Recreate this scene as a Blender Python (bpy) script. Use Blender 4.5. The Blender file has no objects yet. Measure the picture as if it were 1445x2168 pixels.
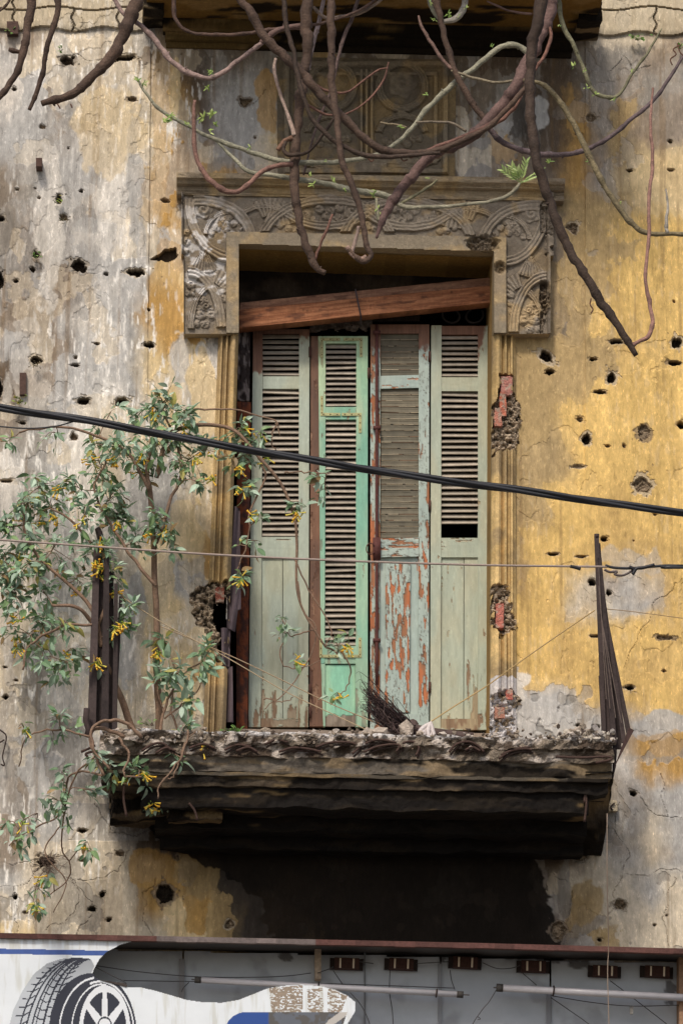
import bpy, math, random
import numpy as np
from mathutils import Vector
rnd = random.Random(7)
# ------------------------------------------------------------------ camera, sky, sun, exposure
SC = bpy.context.scene
COL = SC.collection
TH, PSI, ROLL = math.radians(15), math.radians(2.3), math.radians(0.6)
F_PX, DIST = 8200.0, 20.0            # focal length in photo pixels, slant distance to the wall
Fw = np.array([math.sin(PSI)*math.cos(TH), math.cos(PSI)*math.cos(TH), math.sin(TH)])
R0 = np.array([math.cos(PSI), -math.sin(PSI), 0.0])
U0 = np.cross(R0, Fw)
Rt = R0*math.cos(ROLL) + U0*math.sin(ROLL)
Up = -R0*math.sin(ROLL) + U0*math.cos(ROLL)
CAM = np.array([0, 0, 1.6+DIST*math.sin(TH)]) - Fw*DIST
cd = bpy.data.cameras.new('camera'); cam = bpy.data.objects.new('camera', cd); COL.objects.link(cam)
from mathutils import Matrix
cam.matrix_world = Matrix([[Rt[0], Up[0], -Fw[0], CAM[0]], [Rt[1], Up[1], -Fw[1], CAM[1]],
                           [Rt[2], Up[2], -Fw[2], CAM[2]], [0, 0, 0, 1]])
cd.sensor_fit = 'VERTICAL'; cd.sensor_height = 24.0; cd.lens = F_PX/2168*24.0
cd.clip_start = 0.5; cd.clip_end = 3000
SC.camera = cam
SUN_EL, SUN_AZ = math.radians(49), math.radians(20)      # sun in front of the facade, a little to the left
w = bpy.data.worlds.new('World'); SC.world = w; w.use_nodes = True
nt = w.node_tree; sky = nt.nodes.new('ShaderNodeTexSky'); sky.sky_type = 'NISHITA'; sky.sun_disc = False
sky.sun_elevation = SUN_EL; sky.sun_rotation = math.pi + SUN_AZ; sky.dust_density = 3.0; sky.ozone_density = 0.6
bg = nt.nodes['Background']; nt.links.new(sky.outputs[0], bg.inputs[0]); bg.inputs[1].default_value = 0.13
sl = bpy.data.lights.new('sun', 'SUN'); sl.energy = 2.25; sl.angle = math.radians(9); sl.color = (1, 0.93, 0.83)
so = bpy.data.objects.new('sun', sl); COL.objects.link(so)
sd = Vector((-math.sin(SUN_AZ)*math.cos(SUN_EL), -math.cos(SUN_AZ)*math.cos(SUN_EL), math.sin(SUN_EL)))
so.rotation_euler = sd.to_track_quat('Z', 'Y').to_euler(); so.location = (-6, -14, 20)
SC.view_settings.view_transform = 'Standard'; SC.view_settings.look = 'None'
SC.view_settings.exposure = 0.2; SC.view_settings.gamma = 1.0

# ------------------------------------------------------------------ helpers
def at(px, py, Y=0.0):
    px = np.asarray(px, float); py = np.asarray(py, float); Y = np.asarray(Y, float)
    d = Fw*F_PX + Rt*(px-722.5)[..., None] - Up*(py-1084.0)[..., None]
    t = (Y-CAM[1])/d[..., 1]
    return CAM + d*t[..., None]
def proj(P):
    v = P-CAM; z = v@Fw
    return 722.5+F_PX*(v@Rt)/z, 1084.0-F_PX*(v@Up)/z
def A(px, py, Y=0.0): return at(px, py, Y)
def m_px(Y=0.0): return (DIST+Y)/F_PX
def lin(c):
    c = np.asarray(c, float)/255.0
    return np.where(c <= 0.04045, c/12.92, ((c+0.055)/1.055)**2.4)
def _h(ix, iy, s):
    n = (ix.astype(np.int64)*374761393 + iy.astype(np.int64)*668265263 + s*1442695041) & 0x7fffffff
    n = ((n ^ (n >> 13))*1274126177) & 0x7fffffff
    n = ((n ^ (n >> 15))*2246822519 >> 3) & 0x7fffffff
    return (n & 0xffffff)/float(0xffffff)
def vn(x, y, s=0):
    x = np.asarray(x, float); y = np.asarray(y, float)
    ix = np.floor(x); iy = np.floor(y); fx = x-ix; fy = y-iy
    fx = fx*fx*(3-2*fx); fy = fy*fy*(3-2*fy)
    a = _h(ix, iy, s); b = _h(ix+1, iy, s); c = _h(ix, iy+1, s); d = _h(ix+1, iy+1, s)
    return (a*(1-fx)+b*fx)*(1-fy)+(c*(1-fx)+d*fx)*fy
def fbm(x, y, s=0, o=4):
    t = 0.0; a = 0.5; n = 0.0
    for i in range(o):
        t = t+a*vn(x*2**i+i*17.3, y*2**i-i*9.1, s+i*31); n += a; a *= 0.5
    return t/n
def ss(a, b, x):
    t = np.clip((x-a)/(b-a+1e-9), 0, 1); return t*t*(3-2*t)
def pip(x, y, poly):
    ins = np.zeros(np.shape(x), bool); n = len(poly)
    for i in range(n):
        x0, y0 = poly[i]; x1, y1 = poly[(i+1) % n]
        if y0 == y1: continue
        ins ^= ((y0 > y) != (y1 > y)) & (x < (x1-x0)*(y-y0)/(y1-y0)+x0)
    return ins
def dline(x, y, pts):
    d = np.full(np.shape(x), 1e9)
    for (x0, y0), (x1, y1) in zip(pts[:-1], pts[1:]):
        L = (x1-x0)**2+(y1-y0)**2+1e-9
        t = np.clip(((x-x0)*(x1-x0)+(y-y0)*(y1-y0))/L, 0, 1)
        d = np.minimum(d, np.hypot(x-x0-t*(x1-x0), y-y0-t*(y1-y0)))
    return d
def mix(a, b, t):
    t = np.asarray(t)[..., None]; return a*(1-t)+np.asarray(b)*t

# ---- materials
def attr_mat(name, rough=0.85, spec=0.25, var=0.18, nscale=60, stretch=1.0, bump=0.3, bscale=150, bdist=0.004, metallic=0.0, cuts=None, trans=0.0, flecks=0.0):
    m = bpy.data.materials.new(name); m.use_nodes = True; t = m.node_tree; N = t.nodes; L = t.links
    b = N['Principled BSDF']; b.inputs['Roughness'].default_value = rough
    b.inputs['Specular IOR Level'].default_value = spec; b.inputs['Metallic'].default_value = metallic
    at_ = N.new('ShaderNodeAttribute'); at_.attribute_name = 'Col'
    tc = N.new('ShaderNodeTexCoord'); mp = N.new('ShaderNodeMapping'); mp.inputs['Scale'].default_value = (1, 1, stretch)
    L.new(tc.outputs['Object'], mp.inputs[0])
    n1 = N.new('ShaderNodeTexNoise'); n1.inputs['Scale'].default_value = nscale; n1.inputs['Detail'].default_value = 6; n1.inputs['Roughness'].default_value = 0.65
    L.new(mp.outputs[0], n1.inputs['Vector'])
    mr = N.new('ShaderNodeMapRange'); mr.inputs['From Min'].default_value = 0.25; mr.inputs['From Max'].default_value = 0.75
    mr.inputs['To Min'].default_value = 1-var; mr.inputs['To Max'].default_value = 1+var
    L.new(n1.outputs['Fac'], mr.inputs['Value'])
    vm = N.new('ShaderNodeVectorMath'); vm.operation = 'SCALE'
    L.new(at_.outputs['Color'], vm.inputs[0]); L.new(mr.outputs[0], vm.inputs['Scale'])
    if flecks > 0:      # chips of lime, grit and dirt specks
        for sc_, st_, lo, hi, gain in ((70, .35, .60, .64, 1+flecks), (120, .22, .60, .66, 1-flecks*.8), (260, 1.0, .62, .70, 1-flecks), (38, .5, .58, .60, 1+flecks*.5), (24, .16, .56, .66, 1-flecks*.45)):
            mq = N.new('ShaderNodeMapping'); mq.inputs['Scale'].default_value = (1, 1, st_ if stretch != 1 else 1); mq.inputs['Location'].default_value = (sc_*.13, 0, sc_*.07)
            L.new(tc.outputs['Object'], mq.inputs[0]); nq = N.new('ShaderNodeTexNoise'); nq.inputs['Scale'].default_value = sc_; nq.inputs['Detail'].default_value = 5; nq.inputs['Roughness'].default_value = .7
            L.new(mq.outputs[0], nq.inputs['Vector']); mm = N.new('ShaderNodeMapRange'); mm.inputs['From Min'].default_value = lo; mm.inputs['From Max'].default_value = hi
            mm.inputs['To Min'].default_value = 1; mm.inputs['To Max'].default_value = gain; L.new(nq.outputs['Fac'], mm.inputs['Value'])
            v2 = N.new('ShaderNodeVectorMath'); v2.operation = 'SCALE'; L.new(vm.outputs[0], v2.inputs[0]); L.new(mm.outputs[0], v2.inputs['Scale']); vm = v2
    L.new(vm.outputs[0], b.inputs['Base Color'])
    n2 = N.new('ShaderNodeTexNoise'); n2.inputs['Scale'].default_value = bscale; n2.inputs['Detail'].default_value = 5
    L.new(mp.outputs[0], n2.inputs['Vector'])
    bp = N.new('ShaderNodeBump'); bp.inputs['Strength'].default_value = bump; bp.inputs['Distance'].default_value = bdist
    L.new(n2.outputs['Fac'], bp.inputs['Height']); L.new(bp.outputs[0], b.inputs['Normal'])
    if trans > 0:
        tr = N.new('ShaderNodeBsdfTranslucent'); L.new(vm.outputs[0], tr.inputs[0])
        mx = N.new('ShaderNodeMixShader'); mx.inputs[0].default_value = trans
        L.new(b.outputs[0], mx.inputs[1]); L.new(tr.outputs[0], mx.inputs[2])
        L.new(mx.outputs[0], N['Material Output'].inputs['Surface'])
    return m
M = {}
M['plaster'] = attr_mat('weathered_plaster', 0.92, 0.15, 0.22, 45, 0.35, 0.6, 170, 0.005, flecks=.38)
M['stone'] = attr_mat('carved_stone', 0.9, 0.2, 0.25, 70, 1, 0.6, 220, 0.004, flecks=.3)
M['rubble'] = attr_mat('broken_concrete', 0.95, 0.1, 0.35, 60, 1, 0.9, 120, 0.012)
M['paint'] = attr_mat('old_paint', 0.65, 0.3, 0.14, 40, 0.2, 0.4, 120, 0.003, flecks=.14)
M['wood'] = attr_mat('old_wood', 0.8, 0.2, 0.3, 50, 0.12, 0.5, 120, 0.003)
M['beam'] = attr_mat('timber', 0.8, 0.2, 0.35, 40, 6.0, 0.5, 90, 0.003, flecks=.25)
M['iron'] = attr_mat('rusty_iron', 0.8, 0.3, 0.35, 60, 1, 0.5, 150, 0.003, 0.2)
M['bark'] = attr_mat('bark', 0.75, 0.25, 0.35, 60, 1, 0.8, 130, 0.006, flecks=.3)
M['leaf'] = attr_mat('leaf', 0.5, 0.35, 0.12, 30, 1, 0.1, 60, 0.002, trans=0.25)
M['petal'] = attr_mat('petal', 0.6, 0.3, 0.08, 40, 1, 0.0, 60, 0.001, trans=0.25)
M['rubber'] = attr_mat('cable_rubber', 0.45, 0.4, 0.15, 40, 1, 0.15, 200, 0.002)
M['panel'] = attr_mat('printed_panel', 0.4, 0.4, 0.05, 8, 1, 0.03, 60, 0.001)
M['sheet'] = attr_mat('metal_sheet', 0.5, 0.4, 0.08, 10, 1, 0.1, 30, 0.003, 0.1)
M['cloth'] = attr_mat('cloth', 0.9, 0.1, 0.12, 60, 1, 0.3, 300, 0.002)
M['glass'] = attr_mat('tube_glass', 0.3, 0.4, 0.08, 20, 1, 0.0, 60, 0.001)
M['ground'] = attr_mat('asphalt', 0.9, 0.2, 0.2, 20, 1, 0.4, 200, 0.01)

def raw_mesh(name, V, F, C, mat, parent=None, smooth=False):
    V = np.asarray(V, np.float32); me = bpy.data.meshes.new(name)
    if isinstance(F, np.ndarray):
        nf, k = F.shape; me.vertices.add(len(V)); me.vertices.foreach_set('co', V.ravel())
        me.loops.add(nf*k); me.loops.foreach_set('vertex_index', F.astype(np.int32).ravel())
        me.polygons.add(nf); me.polygons.foreach_set('loop_start', np.arange(0, nf*k, k, dtype=np.int32))
        me.update(calc_edges=True)
    else:
        me.from_pydata([tuple(map(float, v)) for v in V], [], F)
    c = np.ones((len(V), 4), np.float32); c[:, :3] = np.asarray(C, np.float32).reshape(-1, 3)
    ca = me.color_attributes.new('Col', 'FLOAT_COLOR', 'POINT'); ca.data.foreach_set('color', c.ravel())
    me.polygons.foreach_set('use_smooth', np.full(len(me.polygons), smooth))
    me.materials.append(mat)
    o = bpy.data.objects.new(name, me); COL.objects.link(o)
    if parent is not None: o.parent = parent
    return o
def tag(o, label=None, cat=None, group=None, kind=None):
    if label: o['label'] = label
    if cat: o['category'] = cat
    if group: o['group'] = group
    if kind: o['kind'] = kind
    return o
def empty(name, label, cat, group=None):
    o = bpy.data.objects.new(name, None); COL.objects.link(o); return tag(o, label, cat, group)

class MB:
    def __init__(s): s.V = []; s.F = []; s.C = []; s.n = 0
    def add(s, V, F, C):
        V = np.asarray(V, float).reshape(-1, 3); C = np.asarray(C, float)
        if C.ndim == 1: C = np.tile(C, (len(V), 1))
        s.V.append(V); s.C.append(C.reshape(-1, 3)); s.F += [tuple(i+s.n for i in f) for f in F]; s.n += len(V)
    def hexa(s, P, C):      # 8 points: front quad (0..3), back quad (4..7)
        s.add(P, [(0, 1, 2, 3), (7, 6, 5, 4), (0, 4, 5, 1), (1, 5, 6, 2), (2, 6, 7, 3), (3, 7, 4, 0)], C)
    def box(s, x0, x1, y0, y1, z0, z1, C):
        s.hexa([(x0, y0, z1), (x1, y0, z1), (x1, y0, z0), (x0, y0, z0), (x0, y1, z1), (x1, y1, z1), (x1, y1, z0), (x0, y1, z0)], C)
    def pbox(s, quad, Y, d, C):   # prism whose front face is a quad given on the plane Y
        q = [A(x, y, Y) for x, y in quad]; s.hexa(q+[p+np.array([0, d, 0]) for p in q], C)
    def tube(s, pts, rad, C, n=6, caps=True, ref=None):
        P = np.asarray(pts, float); k = len(P)
        T = np.gradient(P, axis=0); T /= np.linalg.norm(T, axis=1)[:, None]+1e-12
        r = np.broadcast_to(np.asarray(rad, float), (k,))
        nrm = np.cross(T[0], [0.3, 1, 0.2]); nrm /= np.linalg.norm(nrm)
        V = []; a = np.linspace(0, 2*math.pi, n, endpoint=False)
        for i in range(k):
            nrm = nrm-T[i]*np.dot(nrm, T[i]); nrm /= np.linalg.norm(nrm)+1e-12; b = np.cross(T[i], nrm)
            V.append(P[i]+r[i]*(np.cos(a)[:, None]*nrm+np.sin(a)[:, None]*b))
        F = []
        for i in range(k-1):
            for j in range(n): F.append((i*n+j, i*n+(j+1) % n, (i+1)*n+(j+1) % n, (i+1)*n+j))
        if caps: F.append(tuple(range(n))[::-1]); F.append(tuple((k-1)*n+j for j in range(n)))
        C = np.asarray(C, float)
        if C.ndim == 2 and len(C) == k: C = np.repeat(C, n, axis=0)
        s.add(np.vstack(V), F, C)
    def build(s, name, mat, parent=None, smooth=False):
        return raw_mesh(name, np.vstack(s.V), s.F, np.vstack(s.C), mat, parent, smooth)
def crom(pts, sub=5):
    P = np.asarray(pts, float); Q = np.vstack([2*P[0]-P[1], P, 2*P[-1]-P[-2]]); out = []
    for i in range(1, len(Q)-2):
        for t in np.arange(sub)/sub:
            out.append(0.5*(2*Q[i]+(Q[i+1]-Q[i-1])*t+(2*Q[i-1]-5*Q[i]+4*Q[i+1]-Q[i+2])*t*t+(3*Q[i]-Q[i-1]-3*Q[i+1]+Q[i+2])*t**3))
    out.append(P[-1]); return np.array(out)
def grid_faces(ny, nx, keep=None):
    i = np.arange(ny*nx).reshape(ny, nx)
    F = np.stack([i[:-1, :-1], i[1:, :-1], i[1:, 1:], i[:-1, 1:]], -1).reshape(-1, 4)
    return F if keep is None else F[keep.ravel()]
def relief(name, PX, PY, Y0, h, C, mat, parent, keep=None, skirt=None, smooth=False):
    """surface lying on the vertical plane Y0, displaced towards the street by h metres"""
    V = at(PX, PY, Y0); V[..., 1] -= h
    ny, nx = PX.shape
    if skirt is not None:   # close the rim back to Y0+skirt
        V = np.pad(V, ((1, 1), (1, 1), (0, 0)), mode='edge'); C = np.pad(C, ((1, 1), (1, 1), (0, 0)), mode='edge')
        V[0, :, 1] = V[-1, :, 1] = Y0+skirt; V[:, 0, 1] = V[:, -1, 1] = Y0+skirt
        ny += 2; nx += 2
        if keep is not None: keep = np.pad(keep, 1, mode='edge')
    return raw_mesh(name, V.reshape(-1, 3), grid_faces(ny, nx, keep), C.reshape(-1, 3), mat, parent, smooth)
def quad_grid(quad, step):
    (ax, ay), (bx, by), (cx, cy), (dx, dy) = quad   # tl, tr, br, bl
    nu = max(2, int(max(abs(bx-ax), abs(cx-dx))/step)+1); nv = max(2, int(max(abs(dy-ay), abs(cy-by))/step)+1)
    u, v = np.meshgrid(np.linspace(0, 1, nu), np.linspace(0, 1, nv))
    px = (ax*(1-u)+bx*u)*(1-v)+(dx*(1-u)+cx*u)*v; py = (ay*(1-u)+by*u)*(1-v)+(dy*(1-u)+cy*u)*v
    return px, py, u, v
def rough_box(name, lo, hi, step, amp, freq, colf, mat, parent, smooth=False, seed=0):
    """closed box, every face subdivided and every vertex pushed by a noise of its position"""
    lo = np.array(lo, float); hi = np.array(hi, float); Vs = []; Fs = []; n0 = 0
    for ax in range(3):
        a, b = [k for k in range(3) if k != ax]
        na = max(2, int((hi[a]-lo[a])/step)+1); nb = max(2, int((hi[b]-lo[b])/step)+1)
        for side in (0, 1):
            g, k = np.meshgrid(np.linspace(lo[a], hi[a], na), np.linspace(lo[b], hi[b], nb))
            V = np.zeros(g.shape+(3,)); V[..., a] = g; V[..., b] = k; V[..., ax] = (lo, hi)[side][ax]
            F = grid_faces(*g.shape)
            flip = (side == 0) != (ax == 1)
            if flip: F = F[:, ::-1]
            Vs.append(V.reshape(-1, 3)); Fs.append(F+n0); n0 += V.reshape(-1, 3).shape[0]
    V = np.vstack(Vs); P = V.copy()
    cen = (lo+hi)/2
    for k in range(3):
        q = fbm(P[:, (k+1) % 3]*freq+P[:, k]*freq*0.7+seed, P[:, (k+2) % 3]*freq-P[:, k]*freq*0.5, 11*k+seed, 4)-0.5
        V[:, k] += q*2*amp[k] if hasattr(amp, '__len__') else q*2*amp
    C = colf(P) if callable(colf) else np.tile(colf, (len(V), 1))
    return raw_mesh(name, V, np.vstack(Fs), C, mat, parent, smooth)
# ------------------------------------------------------------------ ground
def plain(name, x0, x1, y0, y1, z, c, kind='structure'):
    o = raw_mesh(name, [(x0, y0, z), (x1, y0, z), (x1, y1, z), (x0, y1, z)], [(0, 1, 2, 3)], np.tile(lin(c), (4, 1)), M['ground'])
    return tag(o, kind=kind)
plain('ground', -400, 400, -400, 400, -0.13, (120, 115, 108))
plain('road', -60, 60, -12, -3.0, -0.12, (85, 84, 84))
b = MB(); b.box(-30, 30, -2.9, -0.01, -0.125, 0.02, lin((140, 134, 126))); tag(b.build('pavement', M['ground']), kind='structure')

BLD = empty('old_building', 'old bullet pocked building facade with peeling ochre plaster round a shuttered balcony door', 'building')
BLD.location = (0, 0, 0)
# ------------------------------------------------------------------ wall colours: survey of plaster coats, with the surround's soft shadow painted in dull ochre
PAL = {'W': (212, 204, 192), 'G': (174, 170, 164), 'g': (148, 141, 131), 'B': (142, 129, 114), 'C': (203, 189, 166),
       'y': (211, 187, 143), 'Y': (180, 142, 84), 'O': (212, 177, 110), 'o': (172, 147, 104), 'D': (96, 82, 68),
       'K': (24, 20, 17), 'S': (74, 67, 60), 'M': (118, 106, 92)}
ROWS = [  # 50 px cells, 29 across, 44 down
"BCCCCCCMMMMMMMMMMMMMMMMDCCCCC", "BBCCCCDDMMMMMMMMMMMMMMDDCCCCB", "GCCCCCBDDgMggoMMMMMMDDMDBGGGG",
"WGCCCWyYDgGgoYgMMMMMMgDDMBCGCC", "WGBCCCyyDGGGYYgMMMMMMgSDYBoBBo", "GGBBCCyYDGGGYgMMMMMMMGSDYBoBBo",
"GGBWGCyYYgGyygMMMMMMMYMDYBoyyo", "BgGGGWYYyYYgMMMMMMMMMMMMYByyyy", "BgGGWGYYMMMMMMMMMMMMMMMMoooyyO",
"gBGGGWYYMMMMMMMMMMMMMMMMooOOOO", "gBGWGWyGYMMMMMMMMMMMMMMMoooOOO", "gBGGGGyyYMMMMMMMMMMMMMMMooOOOO",
"BGBGWGYYyMMMMMMMMMMMMMMMooOOOO", "BBGWGGYYYMMMMMMMMMMMMMMMoOOOOO", "GBBGWGyYyWMMMMMMMMMMMoooooOOOO",
"DBGGGGyyCWYYMMMMMMMMMoooooOOOO", "DBGGWGyyGGYYMMMMMMMMMooooOOOOO", "BgGWCCyyGGyyyMMMMMMMMoooOOOOOO",
"BgGWCCyyGGyyyMMMMMMMMoooOOOOOO", "WgCWCCGGyyyyyMMMMMMMMoooOOOOOO", "WgGWCGGGyyyyyMMMMMMMMooOOOOOOO",
"GgGWGGGGyyYyyMMMMMMMMooOOOOOOO", "GgGWGGgGyYYyyMMMMMMMMoOOOOOOOO", "WgGWGGGGCYYyyMMMMMMMMoOOOOCOOO",
"WGGWGGGGGyYyyMMMMMMMMoOOCGGCOO", "WGGWGGGyGGGyyMMMMMMMMOOOCCGGOO", "CBGWWGyyGGGgyMMMMMMMMOOOOOOOOO",
"gGWWGGyyGGggyMMMMMMMMOOOOOOOOO", "CgWWGGyygGggyMMMMMMMMGOOOOOOOO", "CgWWGCyygGGgyMMMMMMMMWGGOOOOOG",
"CGWWGCCCCCCCyMMMMMMMMWWGGGGGOG", "gGWWGGCCMMMMMMMMMMMMMMWCCGGYYo", "gGGWGGCCMMMMMMMMMMMMMMMMCGWYYW",
"BGGGgBMMMMMMMMMMMMMMMMMMMMGGGG", "BGGWgBDDKKKKKKKKKKKKKKKKMCGgGG", "BGGCCgDDKKKKKKKKKKKKKKKDDCgCGG",
"BCCCCCGDKKKKKKKKKKKKKKKDBCGCGC", "GCCCCCYYoSSSKKKKKKKKKKKCCCCGCC", "CCyCCCYyYoSSSKKKKKKKKKKGoCCCCC",
"yyCCCCCyYoSSSoKKKKKKKKKGooCCCC", "yyCCCCCyyoSSSKKKKKKKKKKKGCCCCC", "CCCCCCCCCCCCCCCCCCCCCCCCCCCCC",
"CCCCCCCCCCCCCCCCCCCCCCCCCCCCC", "CCCCCCCCCCCCCCCCCCCCCCCCCCCCC"]
KEYS = list(PAL); PALA = np.array([lin(PAL[k]) for k in KEYS])
CELL = np.array([[KEYS.index(ch) for ch in (r+'CCCCC')[:29]] for r in ROWS])
for r_, c_, k_ in ((2, 25, 'g'), (2, 26, 'g'), (2, 27, 'B'), (2, 28, 'g'), (3, 25, 'g'), (3, 26, 'B'), (3, 27, 'g'), (3, 28, 'g')): CELL[r_, c_] = KEYS.index(k_)
YEL = np.array([1.0 if k in 'yYOo' else 0.0 for k in KEYS])
def cell_at(px, py):
    i = np.clip((py/50).astype(int), 0, CELL.shape[0]-1); j = np.clip((px/50).astype(int), 0, 28)
    return CELL[i, j]
HOLES = [  # px, py, rx, ry, depth in metres
(165,563,17,15,.06),(290,577,18,9,.06),(225,581,6,4,.04),(35,595,6,4,.04),(315,656,3,3,.04),(205,728,8,3,.04),(317,731,14,6,.05),
(160,757,4,3,.03),(161,773,10,4,.05),(177,848,16,9,.07),(257,849,14,9,.07),(125,422,9,9,.05),(173,405,4,4,.04),(77,541,9,8,.05),
(70,571,5,5,.04),(135,460,8,8,.03),(76,762,13,10,.05),(-2,590,10,26,.07),(-4,820,11,22,.07),(4,463,8,9,.05),(279,211,12,5,.03),
(140,129,16,9,.04),(262,124,24,8,.05),(31,190,6,5,.04),(84,420,3,3,.03),(355,425,7,5,.03),(75,400,3,2,.03),(145,315,2,2,.02),(37,402,4,4,.03),(92,270,7,4,.02),
(205,1070,5,4,.03),(15,1017,14,4,.03),(48,895,8,4,.04),(155,925,8,10,.03),(12,1475,5,5,.05),(12,1412,4,3,.03),(35,1440,5,3,.03),
(1155,753,18,14,.07),(1162,787,9,6,.06),(1253,762,9,5,.06),(1292,800,11,13,.06),(1269,831,14,5,.07),(1305,725,13,5,.05),
(1430,729,13,12,.05),(1424,769,14,5,.05),(1227,887,9,8,.03),(1240,929,11,13,.07),(1362,918,18,17,.022),(1440,900,9,10,.07),
(1357,1027,18,21,.026),(1284,945,6,3,.02),(1320,945,4,4,.02),(1222,987,15,4,.015),(1277,1142,7,6,.06),(1170,1173,14,4,.05),
(1228,1178,13,3,.03),(1252,1232,9,9,.07),(1287,1255,7,6,.06),(1332,1455,11,6,.06),(1408,1350,20,5,.02),(1258,1346,12,3,.03),
(1340,1679,9,8,.08),(1223,1535,6,5,.05),(1262,1538,8,4,.05),(1213,480,12,12,.03),(1331,362,8,3,.06),(1225,284,8,3,.03),(1418,300,6,4,.03),(1418,362,7,3,.02),
(1425,640,3,3,.02),(1250,250,10,10,.02),(518,215,13,11,.03),(347,423,7,5,.03),(540,290,3,3,.02),
(347,1892,25,22,.05),(217,1893,6,7,.05),(196,1924,8,6,.05),(231,1946,7,5,.04),(33,1898,5,6,.06),(100,1822,20,13,.05),(55,1932,6,4,.02),
(1312,1916,15,10,.03),(1268,1990,5,5,.05),(1180,1972,17,17,.03),(1226,1811,22,12,.012),(175,1758,9,5,.04),(255,1808,8,6,.03),(175,1820,8,4,.03),
(485,1958,12,10,.03),(1410,1938,3,3,.03),(1384,1958,3,3,.03),(375,1815,6,6,.03),(1148,1800,14,8,.02),(1385,1090,4,3,.02),(1340,1145,2,2,.01),(1405,1420,4,3,.02)]
CRACKS = [[(0,1828),(60,1824),(100,1822),(130,1850),(160,1865),(185,1900),(200,1925)],[(100,1822),(60,1860),(35,1878),(0,1872)],[(35,1878),(32,1920),(42,1975)],
[(160,1865),(215,1860),(250,1840),(280,1800)],[(150,1862),(165,1880),(160,1930),(120,1955),(100,1975)],[(200,1925),(170,1960),(165,1985)],[(205,1700),(240,1760),(280,1770),(330,1745)],
[(1170,1850),(1200,1870),(1210,1920),(1190,1960),(1190,1990)],[(1310,1700),(1300,1760),(1330,1800),(1320,1850),(1305,1880),(1290,1940)],
[(1320,1850),(1370,1860),(1400,1840),(1445,1850)],[(1355,1690),(1380,1720),(1400,1728),(1440,1730)],[(1400,1640),(1402,1700),(1415,1728)],[(1425,1860),(1405,1930),(1410,2000)],
[(1445,1225),(1390,1270),(1375,1310),(1350,1345),(1318,1420)],[(150,35),(155,60),(172,64),(175,20)],[(280,115),(300,138),(318,136)],[(165,118),(185,130),(235,128)],
[(330,1990),(300,1950),(310,1915),(300,1890),(330,1860)],[(560,190),(540,230)],[(1290,150),(1315,115),(1340,150),(1380,140)],[(0,1210),(20,1216)],
[(1140,20),(1150,90)]]
BRK_L = [(412,1246),(440,1234),(480,1232),(486,1262),(478,1290),(478,1330),(480,1420),(466,1405),(450,1370),(428,1330),(404,1296),(398,1262)]
BRK_R = [(1040,880),(1052,838),(1062,790),(1080,800),(1082,840),(1098,860),(1104,900),(1090,950),(1060,958),(1040,965)]
BRK_R2 = [(1036,1245),(1070,1243),(1084,1300),(1090,1330),(1060,1352),(1038,1330)]
BRK_R3 = [(1036,1475),(1062,1462),(1080,1465),(1105,1485),(1080,1510),(1095,1560),(1036,1560)]
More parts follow.
